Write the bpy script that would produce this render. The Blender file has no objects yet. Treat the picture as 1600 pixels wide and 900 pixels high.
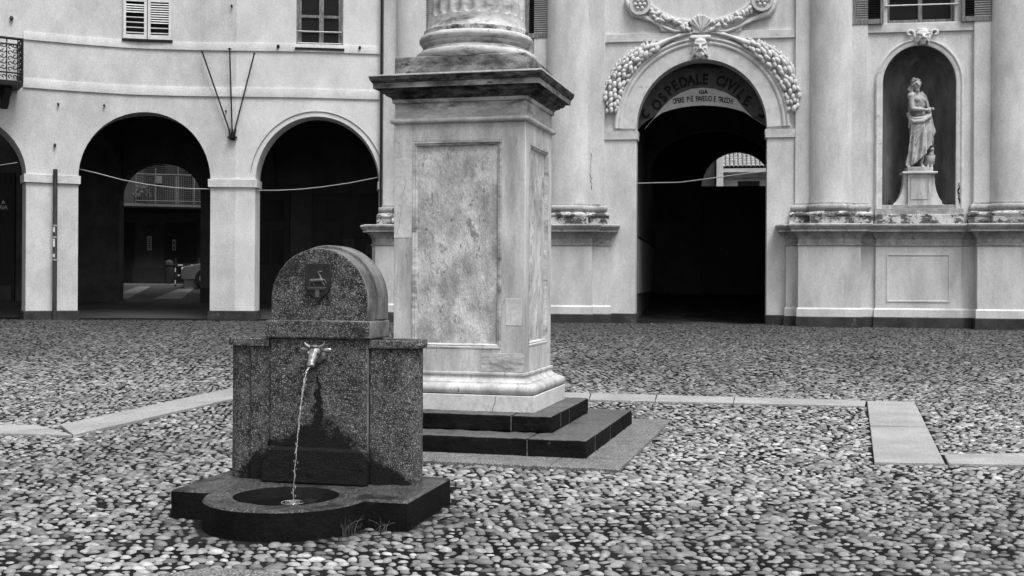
import bpy, math, random
import numpy as np
from mathutils import Vector, Matrix
random.seed(7); np.random.seed(7)
PI = math.pi
F = 1850.0; EYE = 1.6
scene = bpy.context.scene
COL = scene.collection
# ------------------------------------------------------------ camera
cd = bpy.data.cameras.new('camera'); cam = bpy.data.objects.new('camera', cd); COL.objects.link(cam)
cd.sensor_width = 36; cd.lens = F/1600*36; cd.clip_start = .1; cd.clip_end = 600
cd.shift_y = -10.85/1600
cam.matrix_world = Matrix.Translation((0, 0, EYE)) @ Matrix.Rotation(PI/2, 4, 'X') @ Matrix.Rotation(.006, 4, 'Z')
scene.camera = cam
# ------------------------------------------------------------ light
SUN_EL, SUN_AZ = math.radians(64), math.radians(34)      # azimuth measured from -Y (behind the camera) towards +X
w = bpy.data.worlds.new("World"); scene.world = w; w.use_nodes = True
nt = w.node_tree; bg = nt.nodes['Background']
sky = nt.nodes.new('ShaderNodeTexSky'); sky.sky_type = 'NISHITA'; sky.sun_disc = False
sky.sun_elevation = SUN_EL; sky.sun_rotation = math.pi-SUN_AZ; sky.air_density = 1.5; sky.dust_density = 4
bw = nt.nodes.new('ShaderNodeRGBToBW')
nt.links.new(sky.outputs[0], bw.inputs[0]); nt.links.new(bw.outputs[0], bg.inputs[0]); bg.inputs[1].default_value = .095
sl = bpy.data.lights.new('sun', 'SUN'); sl.energy = 1.5; sl.angle = math.radians(22); sl.color = (1, 1, 1)
so = bpy.data.objects.new('sun', sl); COL.objects.link(so)
sd = Vector((math.sin(SUN_AZ)*math.cos(SUN_EL), -math.cos(SUN_AZ)*math.cos(SUN_EL), math.sin(SUN_EL)))
so.rotation_euler = sd.to_track_quat('Z', 'Y').to_euler(); so.location = (0, -5, 30)
vs = scene.view_settings; vs.view_transform = 'Standard'; vs.look = 'None'; vs.gamma = 1; vs.use_curve_mapping = False
vs.exposure = 0.98
# ------------------------------------------------------------ photo-to-world measuring helpers
def yh(px): return 439.15 + .006*(px-800)
def gz(Y):
    return float(np.interp(Y, [12.5, 29, 31, 41, 42], [0, .56, .58, 1.33, 1.36]))
def gzv(Y): return np.interp(Y, [12.5, 29, 31, 41, 42], [0, .56, .58, 1.33, 1.36])
def at(px, py, Y): return ((px-800)/F*Y, Y, EYE + (yh(px)-py)*Y/F)
def G(px, py):
    Y = 10.0; k = (py-yh(px))/F
    for _ in range(60): Y = .5*Y + .5*(EYE-gz(Y))/k
    return ((px-800)/F*Y, Y)
# church frame: plane through (0, 30.17), running along E, facing N
E = np.array([.9857, -.1686]); N = np.array([-.1686, -.9857]); O = np.array([0, 30.17])
def CXY(px, d=0):
    u = (px-800)/F; Y = (30.17 - 1.0145*d)/(1+.171*u); return np.array([u*Y, Y])
def cs(px, d=0): return float((CXY(px, d)-O) @ E)
def cz(px, py, d=0): return EYE + (yh(px)-py)*CXY(px, d)[1]/F
def CW(s, d, z):
    p = O + E*s + N*d; return (p[0], p[1], z)
def V3(s, z, d): return CW(s, d, z)
# arcade frame: curved wall
apx = np.array([-170, -60, 32, 115, 202, 289, 473, 600]); aY = np.array([27.5, 28.33, 29.05, 29.62, 30.12, 30.32, 30.45, 30.75])
_p = np.linspace(-170, 600, 600); _Y = np.interp(_p, apx, aY)
_k = np.ones(31)/31; _Y = np.convolve(np.pad(_Y, 15, 'edge'), _k, 'valid'); _Y[:16] = np.interp(_p[:16], apx, aY); _Y[-16:] = np.interp(_p[-16:], apx, aY)
_X = (_p-800)/F*_Y
_s = np.concatenate([[0], np.cumsum(np.hypot(np.diff(_X), np.diff(_Y)))])
_tx = np.gradient(_X, _s); _ty = np.gradient(_Y, _s); _l = np.hypot(_tx, _ty)
_tx = np.convolve(np.pad(_tx/_l, 10, 'edge'), np.ones(21)/21, 'valid'); _ty = np.convolve(np.pad(_ty/_l, 10, 'edge'), np.ones(21)/21, 'valid')
def as_(px): return float(np.interp(px, _p, _s))
def az(px, py): return EYE + (yh(px)-py)*float(np.interp(px, _p, _Y))/F
def AW(s, d, z):
    x = np.interp(s, _s, _X); y = np.interp(s, _s, _Y); tx = np.interp(s, _s, _tx); ty = np.interp(s, _s, _ty)
    return (float(x+ty*d), float(y-tx*d), z)
# ------------------------------------------------------------ materials
def mat(name, c, c2=None, rough=.8, sc=3.0, bump=.15, bsc=60.0, stretch=(1, 1, 1), grime=None, speck=None, vein=None, metal=0, spec=.3, fine=.12, tilt=0):
    """c..c2 mottled by noise; grime=(scale, threshold, softness, value); speck=(scale, value, amount) grains; vein=(scale, value, width)"""
    m = bpy.data.materials.new(name); m.use_nodes = True; t = m.node_tree; n = t.nodes; L = t.links
    b = n['Principled BSDF']; b.inputs['Roughness'].default_value = rough; b.inputs['Metallic'].default_value = metal
    b.inputs['Specular IOR Level'].default_value = spec
    tc = n.new('ShaderNodeTexCoord'); mp = n.new('ShaderNodeMapping'); L.new(tc.outputs['Object'], mp.inputs[0]); mp.inputs['Scale'].default_value = stretch; mp.inputs['Rotation'].default_value = (0, tilt, 0)
    def noise(s, det=6, ro=.6, dist=0, src=None):
        x = n.new('ShaderNodeTexNoise'); x.inputs['Scale'].default_value = s; x.inputs['Detail'].default_value = det
        x.inputs['Roughness'].default_value = ro; x.inputs['Distortion'].default_value = dist; L.new((src or mp.outputs[0]), x.inputs['Vector']); return x.outputs[0]
    def rng(v, a, b_, c_, d_):
        x = n.new('ShaderNodeMapRange'); L.new(v, x.inputs[0])
        for i, q in enumerate((a, b_, c_, d_)): x.inputs[i+1].default_value = q
        return x.outputs[0]
    def mix(f, a, b_):
        x = n.new('ShaderNodeMix'); x.data_type = 'FLOAT'
        for i, q in ((0, f), (2, a), (3, b_)):
            if isinstance(q, (int, float)): x.inputs[i].default_value = q
            else: L.new(q, x.inputs[i])
        return x.outputs[0]
    if c2 is None: c2 = c*.8
    v = rng(noise(sc, 6, .66), .37, .63, c2, c)
    if fine:
        f = rng(noise(bsc, 4, .75), .36, .64, 1-fine, 1+fine); x = n.new('ShaderNodeMath'); x.operation = 'MULTIPLY'; L.new(v, x.inputs[0]); L.new(f, x.inputs[1]); v = x.outputs[0]
    if vein:
        q = noise(vein[0], 5, .6, 1.2); a = n.new('ShaderNodeMath'); a.operation = 'SUBTRACT'; L.new(q, a.inputs[0]); a.inputs[1].default_value = .5
        a2 = n.new('ShaderNodeMath'); a2.operation = 'ABSOLUTE'; L.new(a.outputs[0], a2.inputs[0])
        v = mix(rng(a2.outputs[0], 0, vein[2], .8, 0), v, vein[1])
    if speck:
        vo = n.new('ShaderNodeTexVoronoi'); vo.inputs['Scale'].default_value = speck[0]; L.new(mp.outputs[0], vo.inputs['Vector'])
        sx = n.new('ShaderNodeSeparateColor'); L.new(vo.outputs['Color'], sx.inputs[0])
        v = mix(rng(sx.outputs[0], 1-speck[2]-.12, 1-speck[2]+.12, 0, 1), v, speck[1])
        v = mix(rng(sx.outputs[1], .55, .85, 0, .75), v, c2*.35)
    if grime:
        for g in (grime if isinstance(grime, list) else [grime]):
            v = mix(rng(noise(g[0], 8, .68, .3), g[1], g[1]+g[2], 0, .92), v, g[3])
    L.new(v, b.inputs['Base Color'])
    if bump:
        bp = n.new('ShaderNodeBump'); bp.inputs['Strength'].default_value = bump; bp.inputs['Distance'].default_value = .02
        L.new(noise(bsc, 6, .7), bp.inputs['Height']); L.new(bp.outputs[0], b.inputs['Normal'])
    m['_v'] = 0
    m.node_tree['out_val'] = 0
    return m
M_ = {}
M_['plaster'] = mat('plaster', .61, .47, sc=1.3, bump=.4, bsc=34, fine=.13, stretch=(1, 1, .7), grime=[(1.6, .60, .2, .40), (12, .66, .06, .40), (50, .66, .05, .36)])
M_['plaster_new'] = mat('plaster_new', .70, .57, sc=1.3, bump=.35, bsc=34, fine=.10, stretch=(1, 1, .7), grime=[(2.2, .62, .2, .46), (12, .67, .06, .42)])
M_['church'] = mat('church_plaster', .66, .50, sc=1.2, bump=.4, bsc=32, fine=.14, stretch=(1.5, 1.5, .6), grime=[(.9, .56, .22, .38), (9, .66, .06, .36), (50, .66, .05, .36)])
M_['base_plaster'] = mat('base_plaster', .62, .46, sc=1.2, bump=.3, bsc=30, fine=.12, stretch=(1.6, 1.6, .6), grime=[(1.5, .57, .2, .3), (7, .72, .05, .1)])
M_['mould'] = mat('moulding', .46, .24, sc=2.5, bump=.3, bsc=20, grime=[(2.5, .56, .12, .14), (9, .64, .04, .05)])
M_['peeling'] = mat('peeling_stone', .62, .40, sc=3, bump=.5, bsc=14, stretch=(1, 1, 1.6), grime=[(2.2, .48, .05, .05), (8, .57, .03, .03)])
M_['plinth'] = mat('dark_plinth', .05, .022, sc=2, bump=.4, bsc=30, grime=(4, .6, .2, .22))
M_['stucco'] = mat('stucco_relief', .66, .50, sc=4, bump=.2, bsc=50, fine=.1, grime=[(6, .60, .1, .28), (18, .66, .05, .2)])
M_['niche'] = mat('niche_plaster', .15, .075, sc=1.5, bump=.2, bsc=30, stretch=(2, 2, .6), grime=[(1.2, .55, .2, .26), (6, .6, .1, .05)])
M_['interior'] = mat('shade_dark_plaster', .06, .03, sc=1.0, bump=.2, bsc=20)  # near-black base colour: the shade of the interiors is put into it
M_['blackwood'] = mat('black_wood', .018, .010, rough=.6, sc=3, bump=.1, stretch=(6, 6, 1))
M_['tymp'] = mat('tympanum_paint', .085, .045, sc=5, bump=.1)
M_['tymp_light'] = mat('tympanum_pale', .42, .34, sc=4, bump=.1)
M_['ink'] = mat('ink', .01, .008, bump=0, fine=0)
M_['iron'] = mat('iron', .018, .01, rough=.55, sc=8, bump=.1, metal=.3)
M_['rust'] = mat('drain_metal', .06, .03, rough=.6, sc=4, bump=.1, stretch=(1, 1, .4), grime=(5, .66, .03, .5))
M_['white_paint'] = mat('white_paint', .72, .6, rough=.6, sc=6, bump=.05)
M_['old_wood'] = mat('old_wood', .26, .10, rough=.8, sc=9, bump=.2, bsc=50, stretch=(3, 3, .5))
M_['dark_wood'] = mat('dark_wood', .10, .045, rough=.7, sc=9, bump=.2, bsc=40, stretch=(.6, .6, 3), grime=(7, .62, .05, .3))
M_['shutter_dark'] = mat('shutter_dark', .014, .006, spec=.1, rough=.7, sc=6, bump=.15)
M_['glass'] = mat('dark_glass', .02, .012, rough=.3, sc=.7, bump=0, fine=0, spec=.1)
M_['curtain'] = mat('curtain', .2, .1, sc=4, bump=0)
M_['marble'] = mat('marble', .62, .36, rough=.55, sc=2.2, bump=.25, bsc=60, stretch=(2.2, 2.2, .5), fine=.14, vein=(1.1, .30, .006), grime=[(1.5, .53, .2, .26), (6, .60, .08, .20), (20, .67, .04, .08)])
M_['marble_panel'] = mat('marble_panel', .74, .30, rough=.6, sc=2.4, bump=.7, bsc=30, stretch=(1.6, 1.6, .95), tilt=.35, fine=.12, vein=(1.6, .26, .006), grime=[(1.6, .53, .16, .30), (5, .57, .08, .22), (14, .62, .05, .12), (40, .67, .03, .05)])
M_['marble_light'] = mat('marble_light', .66, .50, grime=[(3, .60, .12, .3)], rough=.5, sc=2, bump=.1, bsc=30, vein=(2.2, .4, .012))
M_['marble_dirty'] = mat('marble_dirty', .36, .07, rough=.6, sc=3.2, bump=.5, bsc=40, fine=.25, stretch=(1, 1, 2.2), grime=[(2.0, .47, .16, .03), (7, .56, .08, .02)])
M_['dark_marble'] = mat('near_black_marble', .16, .02, rough=.8, sc=5, bump=.5, bsc=40, stretch=(1, 1, 3), fine=.3, grime=(3, .5, .1, .012), spec=.1)  # near-black marble for the upper bed moulding and the cornice below its lip
M_['marble_mid'] = mat('marble_weathered', .60, .36, rough=.55, sc=2.2, bump=.3, bsc=16, stretch=(1, 1, 2.5), fine=.16, grime=[(2.6, .52, .16, .10), (10, .62, .06, .04)])
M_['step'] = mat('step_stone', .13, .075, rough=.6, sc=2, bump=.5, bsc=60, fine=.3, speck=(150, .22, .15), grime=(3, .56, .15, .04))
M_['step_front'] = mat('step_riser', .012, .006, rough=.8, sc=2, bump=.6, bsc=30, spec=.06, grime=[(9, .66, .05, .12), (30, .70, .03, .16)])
M_['strip'] = mat('pale_granite', .46, .32, rough=.65, sc=1.5, bump=.25, bsc=60, fine=.14, speck=(180, .30, .12), grime=[(1.3, .62, .12, .25), (8, .68, .05, .3)])
M_['border'] = mat('grey_granite', .17, .09, rough=.7, sc=3, bump=.4, bsc=60, speck=(140, .42, .25), grime=(1.6, .62, .2, .12))
M_['mortar'] = mat('mortar_soil', .024, .008, rough=.95, spec=.05, sc=1.2, bump=.8, bsc=40, grime=(.5, .55, .2, .11))
M_['bronze'] = mat('bronze', .045, .025, rough=.38, sc=12, bump=.1, metal=.3)
M_['bull'] = mat('polished_bronze', .42, .16, rough=.35, sc=18, bump=.05, metal=.55, spec=.5)
M_['statue'] = mat('statue_stone', .50, .28, rough=.75, sc=5, bump=.3, bsc=30, grime=[(4, .60, .14, .12), (14, .64, .06, .06)])
M_['street'] = mat('street_stone', .05, .03, sc=1, bump=.3, bsc=20)
M_['street_pale'] = mat('street_pale', .17, .11, sc=1, bump=.2, bsc=20)
M_['backwall'] = mat('back_plaster', .06, .035, sc=1, bump=.2, bsc=20)
M_['backdark'] = mat('back_dark', .03, .02, sc=2, bump=.2, bsc=20)
M_['tile'] = mat('roof_tile', .4, .18, sc=5, bump=.4, bsc=20)
M_['bollard'] = mat('bollard_stone', .42, .32, bump=.1)
M_['relief'] = mat('rubbed_bronze', .12, .07, rough=.4, bump=0)
M_['panel_grey'] = mat('panel_grey', .20, .15, bump=0)
M_['carpaint'] = mat('car_paint', .12, .11, rough=.25, sc=1, bump=0, fine=0, spec=.6)
M_['rubber'] = mat('rubber', .02, .015, sc=5, bump=.1)
M_['lamp'] = mat('lamp_glass', .7, .6, rough=.15, bump=0, fine=0)
M_['grass'] = mat('grass_blade', .12, .06, rough=.6, sc=20, bump=0)
M_['cable'] = mat('cable_sheath', .34, .28, rough=.5, bump=0, fine=0)

def fountain_mat():
    """dark aggregate granite with the black wet stain the spout has left"""
    m = mat('wet_granite', .13, .035, rough=.65, sc=7, bump=.8, bsc=70, spec=.2, fine=.45, speck=(185, .36, .20), grime=[(3, .58, .12, .02), (34, .54, .08, .012)])
    t = m.node_tree; n = t.nodes; L = t.links; b = n['Principled BSDF']
    src = b.inputs['Base Color'].links[0].from_socket
    tc = n.new('ShaderNodeTexCoord'); sp = n.new('ShaderNodeSeparateXYZ'); L.new(tc.outputs['Object'], sp.inputs[0])
    nz = n.new('ShaderNodeTexNoise'); nz.inputs['Scale'].default_value = 7; nz.inputs['Detail'].default_value = 10; nz.inputs['Roughness'].default_value = .72; L.new(tc.outputs['Object'], nz.inputs['Vector'])
    def mth(op, a, b_):
        x = n.new('ShaderNodeMath'); x.operation = op
        for i, q in enumerate((a, b_)):
            if isinstance(q, (int, float)): x.inputs[i].default_value = q
            elif q is not None: L.new(q, x.inputs[i])
        return x.outputs[0]
    # stain height: high under the spout, falling to the sides; a thin runnel straight up
    n2 = n.new('ShaderNodeTexNoise'); n2.inputs['Scale'].default_value = 13; n2.inputs['Detail'].default_value = 8; n2.inputs['Roughness'].default_value = .7; L.new(tc.outputs['Object'], n2.inputs['Vector'])
    ax = mth('ABSOLUTE', mth('ADD', sp.outputs[0], mth('MULTIPLY', mth('SUBTRACT', n2.outputs[0], .5), .16)), None)
    h1 = mth('SUBTRACT', .62, mth('MULTIPLY', mth('POWER', ax, 1.5), .80))
    h2 = mth('SUBTRACT', .96, mth('MULTIPLY', ax, 8.0))
    h = mth('MAXIMUM', h1, h2)
    h = mth('ADD', h, mth('MULTIPLY', mth('SUBTRACT', nz.outputs[0], .5), .55))
    dlt = mth('SUBTRACT', h, sp.outputs[2])
    r = n.new('ShaderNodeMapRange'); L.new(dlt, r.inputs[0]); r.inputs[1].default_value = -.04; r.inputs[2].default_value = .03
    # only on the wall (local y>0.3) and on slab edges
    yy = n.new('ShaderNodeMapRange'); L.new(sp.outputs[1], yy.inputs[0]); yy.inputs[1].default_value = .30; yy.inputs[2].default_value = .36
    fac = mth('MULTIPLY', r.outputs[0], yy.outputs[0])
    x = n.new('ShaderNodeMix'); x.data_type = 'RGBA'; L.new(fac, x.inputs[0]); L.new(src, x.inputs[6]); x.inputs[7].default_value = (.009, .009, .009, 1)
    L.new(x.outputs[2], b.inputs['Base Color'])
    return m
M_['fountain'] = fountain_mat()
M_['fslab'] = mat('wet_slab', .10, .035, rough=.38, sc=4, bump=.8, bsc=60, fine=.4, speck=(150, .28, .16), grime=[(3.5, .50, .12, .012), (30, .6, .06, .01)], spec=.3)
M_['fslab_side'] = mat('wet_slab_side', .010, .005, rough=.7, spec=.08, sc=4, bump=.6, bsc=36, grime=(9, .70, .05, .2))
def water_mat():
    m = bpy.data.materials.new('water'); m.use_nodes = True; b = m.node_tree.nodes['Principled BSDF']
    b.inputs['Base Color'].default_value = (.8, .8, .8, 1); b.inputs['Roughness'].default_value = .08
    b.inputs['Transmission Weight'].default_value = .75; b.inputs['IOR'].default_value = 1.33
    return m
M_['water'] = water_mat()
mw = mat('pool_water', .006, .004, rough=.08, sc=3, bump=.25, bsc=14, spec=.5, fine=0); M_['pool'] = mw
def stone_mat():
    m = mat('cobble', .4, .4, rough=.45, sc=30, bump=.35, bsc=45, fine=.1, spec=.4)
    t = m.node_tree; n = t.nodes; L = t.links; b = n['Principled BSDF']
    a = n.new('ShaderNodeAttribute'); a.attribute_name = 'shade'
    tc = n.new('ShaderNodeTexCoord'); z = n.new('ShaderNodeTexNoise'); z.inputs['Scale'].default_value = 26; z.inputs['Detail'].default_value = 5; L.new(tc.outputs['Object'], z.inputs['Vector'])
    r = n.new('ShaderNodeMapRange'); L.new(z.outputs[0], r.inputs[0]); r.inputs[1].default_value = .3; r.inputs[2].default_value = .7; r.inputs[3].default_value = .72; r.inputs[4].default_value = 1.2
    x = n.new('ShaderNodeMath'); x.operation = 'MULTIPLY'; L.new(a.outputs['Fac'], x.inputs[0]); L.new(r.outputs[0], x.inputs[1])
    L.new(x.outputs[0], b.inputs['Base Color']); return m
M_['cobble'] = stone_mat()

# ------------------------------------------------------------ mesh builder
class MB:
    def __init__(s): s.v = []; s.f = []; s.m = []
    def add(s, vs_, fs, mi=0):
        k = len(s.v); s.v += [tuple(map(float, p)) for p in vs_]; s.f += [tuple(i+k for i in f) for f in fs]; s.m += [mi]*len(fs)
    def box(s, a, b, fn=None, mi=0):
        x0, y0, z0 = a; x1, y1, z1 = b
        p = [(x0, y0, z0), (x1, y0, z0), (x1, y1, z0), (x0, y1, z0), (x0, y0, z1), (x1, y0, z1), (x1, y1, z1), (x0, y1, z1)]
        if fn: p = [fn(*q) for q in p]
        s.add(p, [(0, 3, 2, 1), (4, 5, 6, 7), (0, 1, 5, 4), (1, 2, 6, 5), (2, 3, 7, 6), (3, 0, 4, 7)], mi)
    def prism(s, poly, h0, h1, fn=None, mi=0):
        """poly: 2D (u,v); extruded w=h0..h1; fn(u,v,w)"""
        n = len(poly); fn = fn or (lambda u, v, w: (u, v, w))
        p = [fn(u, v, h0) for u, v in poly] + [fn(u, v, h1) for u, v in poly]
        s.add(p, [tuple(range(n))[::-1], tuple(range(n, 2*n))] + [(i, (i+1) % n, n+(i+1) % n, n+i) for i in range(n)], mi)
    def grid(s, rows, close_u=False, close_v=False, caps=False, mi=0):
        n = len(rows); k = len(rows[0]); fs = []
        for i in range(n if close_v else n-1):
            for j in range(k if close_u else k-1):
                fs.append((i*k+j, i*k+(j+1) % k, ((i+1) % n)*k+(j+1) % k, ((i+1) % n)*k+j))
        if caps: fs += [tuple(range(k))[::-1], tuple((n-1)*k+j for j in range(k))]
        s.add([p for r in rows for p in r], fs, mi)
    def sweep(s, path, prof, fn, closed=False, caps=True, mi=0):
        """path: 2D points; prof: (offset to the left-hand normal, w); fn(u,v,w)"""
        P = [np.array(p, float) for p in path]; n = len(P); rows = []
        for i in range(n):
            a = P[i]-P[i-1] if (i > 0 or closed) else None
            b = P[(i+1) % n]-P[i] if (i < n-1 or closed) else None
            if a is None: a = b
            if b is None: b = a
            a = a/np.linalg.norm(a); b = b/np.linalg.norm(b)
            na = np.array([-a[1], a[0]]); nb = np.array([-b[1], b[0]]); m = (na+nb)/max(.25, 1+na@nb)
            rows.append([fn(*(P[i]+m*o), w_) for o, w_ in prof])
        k = len(prof)
        s.grid(rows, close_v=closed, mi=mi)
        if caps and not closed:
            s.add(rows[0], [tuple(range(k))], mi); s.add(rows[-1], [tuple(range(k))[::-1]], mi)
    def tube(s, pts, r, seg=8, mi=0, closed=False):
        P = [Vector(p) for p in pts]; n = len(P); rows = []; up = Vector((0, 0, 1))
        for i in range(n):
            t = (P[(i+1) % n if closed else min(i+1, n-1)]-P[(i-1) if (i or closed) else 0]).normalized()
            a = t.cross(up)
            if a.length < .05: a = t.cross(Vector((1, 0, 0)))
            a.normalize(); b = t.cross(a); rr = r[i] if isinstance(r, (list, tuple)) else r
            rows.append([P[i]+(a*math.cos(2*PI*j/seg)+b*math.sin(2*PI*j/seg))*rr for j in range(seg)])
        s.grid(rows, close_u=True, close_v=closed, caps=not closed, mi=mi)
    def lathe(s, prof, c=(0, 0, 0), seg=48, mi=0, fn=None, a0=0, a1=2*PI):
        full = abs(a1-a0-2*PI) < 1e-6; k = seg if full else seg+1; rows = []
        for r, z in prof:
            row = [(c[0]+r*math.cos(a0+(a1-a0)*j/seg), c[1]+r*math.sin(a0+(a1-a0)*j/seg), c[2]+z) for j in range(k)]
            rows.append([fn(*p) for p in row] if fn else row)
        s.grid(rows, close_u=full, mi=mi)
    def ell(s, c, r, rot=None, seg=12, rings=8, fn=None, mi=0):
        """ellipsoid; rot: Matrix 3x3"""
        if isinstance(r, (int, float)): r = (r, r, r)
        P = []; 
        for i in range(1, rings):
            ph = PI*i/rings
            for j in range(seg):
                th = 2*PI*j/seg; q = Vector((r[0]*math.sin(ph)*math.cos(th), r[1]*math.sin(ph)*math.sin(th), r[2]*math.cos(ph)))
                P.append(q)
        P += [Vector((0, 0, r[2])), Vector((0, 0, -r[2]))]
        if rot is not None: P = [rot @ q for q in P]
        P = [(c[0]+q.x, c[1]+q.y, c[2]+q.z) for q in P]
        if fn: P = [fn(*q) for q in P]
        fs = []; k = seg
        for i in range(rings-2):
            for j in range(k): fs.append((i*k+j, (i+1)*k+j, (i+1)*k+(j+1) % k, i*k+(j+1) % k))
        t = (rings-1)*k
        for j in range(k): fs += [(t, j, (j+1) % k), (t+1, (rings-2)*k+(j+1) % k, (rings-2)*k+j)]
        s.add(P, fs, mi)
    def caps_(s, p0, p1, r0, r1, seg=10, fn=None, mi=0):
        """capsule with tapered radius"""
        A = Vector(p0); B = Vector(p1); t = (B-A); L_ = t.length; t.normalize(); a = t.cross(Vector((0, .3, 1)))
        if a.length < .05: a = t.cross(Vector((1, 0, 0)))
        a.normalize(); b = t.cross(a); rows = []
        for q, c, r, ds in [(x, A, r0, -1) for x in (85, 55, 25)] + [(0, A, r0, 0), (0, B, r1, 0)] + [(x, B, r1, 1) for x in (25, 55, 85)]:
            q = math.radians(q); cc = c+t*(ds*r*math.sin(q)); rr = r*math.cos(q)
            rows.append([tuple(cc+(a*math.cos(2*PI*j/seg)+b*math.sin(2*PI*j/seg))*rr) for j in range(seg)])
        if fn: rows = [[fn(*p) for p in r_] for r_ in rows]
        s.grid(rows, close_u=True, caps=True, mi=mi)
    def build(s, name, material, parent=None, smooth=True, bevel=0, voxel=0, loc=None, sharp=38, sub=0):
        me = bpy.data.meshes.new(name); me.from_pydata(s.v, [], s.f)
        for m in (material if isinstance(material, (list, tuple)) else [material]): me.materials.append(m)
        me.polygons.foreach_set('material_index', s.m)
        o = bpy.data.objects.new(name, me); COL.objects.link(o)
        if parent is not None: o.parent = parent
        if loc: o.location = loc
        if voxel:
            r = o.modifiers.new('remesh', 'REMESH'); r.mode = 'VOXEL'; r.voxel_size = voxel; r.use_smooth_shade = True
            sm = o.modifiers.new('smooth', 'SMOOTH'); sm.iterations = 2; sm.factor = .5
        else:
            fix_normals(me)
            if smooth:
                me.polygons.foreach_set('use_smooth', [True]*len(me.polygons)); me.set_sharp_from_angle(angle=math.radians(sharp))
            if bevel:
                bv = o.modifiers.new('bevel', 'BEVEL'); bv.width = bevel; bv.segments = 2; bv.limit_method = 'ANGLE'; bv.angle_limit = math.radians(50); bv.harden_normals = False
        return o
def fix_normals(me):
    import bmesh
    b = bmesh.new(); b.from_mesh(me); bmesh.ops.remove_doubles(b, verts=b.verts, dist=.0004); bmesh.ops.recalc_face_normals(b, faces=b.faces); b.to_mesh(me); b.free()
_clouds = {}
def rough(o, strength=.012, size=.12, levels=4):
    k = size
    if k not in _clouds:
        t = bpy.data.textures.new('stone_wear', 'CLOUDS'); t.noise_scale = size; t.noise_depth = 4; _clouds[k] = t
    sb = o.modifiers.new('subdivide', 'SUBSURF'); sb.subdivision_type = 'SIMPLE'; sb.levels = levels; sb.render_levels = levels
    d = o.modifiers.new('wear', 'DISPLACE'); d.texture = _clouds[k]; d.strength = strength; d.mid_level = .5; d.texture_coords = 'LOCAL'
    return o
def thing(name, label, cat, loc=(0, 0, 0), rot=0, group=None):
    o = bpy.data.objects.new(name, None); COL.objects.link(o); o.location = loc; o.rotation_euler = (0, 0, rot)
    o.empty_display_size = .2; o['label'] = label; o['category'] = cat
    if group: o['group'] = group
    return o
def tag(o, label, cat, group=None):
    o['label'] = label; o['category'] = cat
    if group: o['group'] = group
    return o
def struct(o): o['kind'] = 'structure'; return o
def text_mb(string, size, fn, bold=0, mi=0, depth=.004, sx=1.0, mb=None):
    """lettering; fn(x, y, out)"""
    cu = bpy.data.curves.new('lettering', 'FONT'); cu.body = string; cu.size = size; cu.extrude = depth; cu.offset = bold; cu.align_x = 'CENTER'; cu.resolution_u = 4
    o = bpy.data.objects.new('lettering', cu); COL.objects.link(o); bpy.context.view_layer.update()
    me = bpy.data.meshes.new_from_object(o)
    mb = mb or MB(); mb.add([fn(v.co.x*sx, v.co.y, v.co.z) for v in me.vertices], [tuple(p.vertices) for p in me.polygons], mi)
    bpy.data.objects.remove(o); bpy.data.meshes.remove(me); return mb

def wall(mb, s0, s1, z0, z1, thick, fn, openings, step=.35, mi=0, mifn=None):
    """solid wall with holes; openings: (a, b, zbottom, topfunction, samples); fn(s, d, z); front at d=0"""
    br = {s0, s1}
    x = s0
    while x < s1: br.add(round(x, 4)); x += step
    for (a, b, zb, tf, ns) in openings:
        for i in range(ns+1):
            t = i/ns; t = .5-.5*math.cos(PI*t) if ns > 2 else t; br.add(round(a+(b-a)*t, 5))
    br = sorted(q for q in br if s0-1e-6 <= q <= s1+1e-6)
    br2 = [br[0]]
    for q in br[1:]:
        if q-br2[-1] > .0012: br2.append(q)
    br = br2
    def ints(lo, hi):
        m = (lo+hi)/2; hs = sorted([o for o in openings if o[0] < m < o[1]], key=lambda o: o[2])
        res = []; cur = (z0, z0, False)
        for o in hs:
            if o[2] > cur[0]+1e-5: res.append((cur[0], cur[1], o[2], o[2], cur[2], True))
            cur = (o[3](max(lo, o[0]+1e-9)), o[3](min(hi, o[1]-1e-9)), True)
        if cur[0] < z1: res.append((cur[0], cur[1], z1, z1, cur[2], False))
        return res
    for lo, hi in zip(br[:-1], br[1:]):
        mi_ = mifn((lo+hi)/2) if mifn else mi
        for (bl, br_, tl, tr, eb, et) in ints(lo, hi):
            f = [fn(lo, 0, bl), fn(hi, 0, br_), fn(hi, 0, tr), fn(lo, 0, tl)]; k = [fn(lo, -thick, bl), fn(hi, -thick, br_), fn(hi, -thick, tr), fn(lo, -thick, tl)]
            mb.add(f, [(0, 1, 2, 3)], mi_); mb.add(k, [(3, 2, 1, 0)], mi_)
            if eb or bl <= z0: mb.add([f[0], f[1], k[1], k[0]], [(3, 2, 1, 0)], mi_)
            if et or tl >= z1: mb.add([f[3], f[2], k[2], k[3]], [(0, 1, 2, 3)], mi_)
    for (a, b, zb, tf, ns) in openings:
        for s_, sg in ((a, 0), (b, 1)):
            if s0 < s_ < s1:
                zt = tf(s_+(1e-9 if sg == 0 else -1e-9)); q = [fn(s_, 0, zb), fn(s_, -thick, zb), fn(s_, -thick, zt), fn(s_, 0, zt)]
                if zt-zb > .01: mb.add(q, [(0, 1, 2, 3) if sg == 0 else (3, 2, 1, 0)], mifn(s_) if mifn else mi)
    for s_ in (s0, s1): mb.add([fn(s_, 0, z0), fn(s_, -thick, z0), fn(s_, -thick, z1), fn(s_, 0, z1)], [(0, 1, 2, 3)], mi)
def arch_top(c, hw, zs, h): return lambda s: zs + h*math.sqrt(max(0, 1-((s-c)/hw)**2))
def rect_top(z): return lambda s: z

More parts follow.
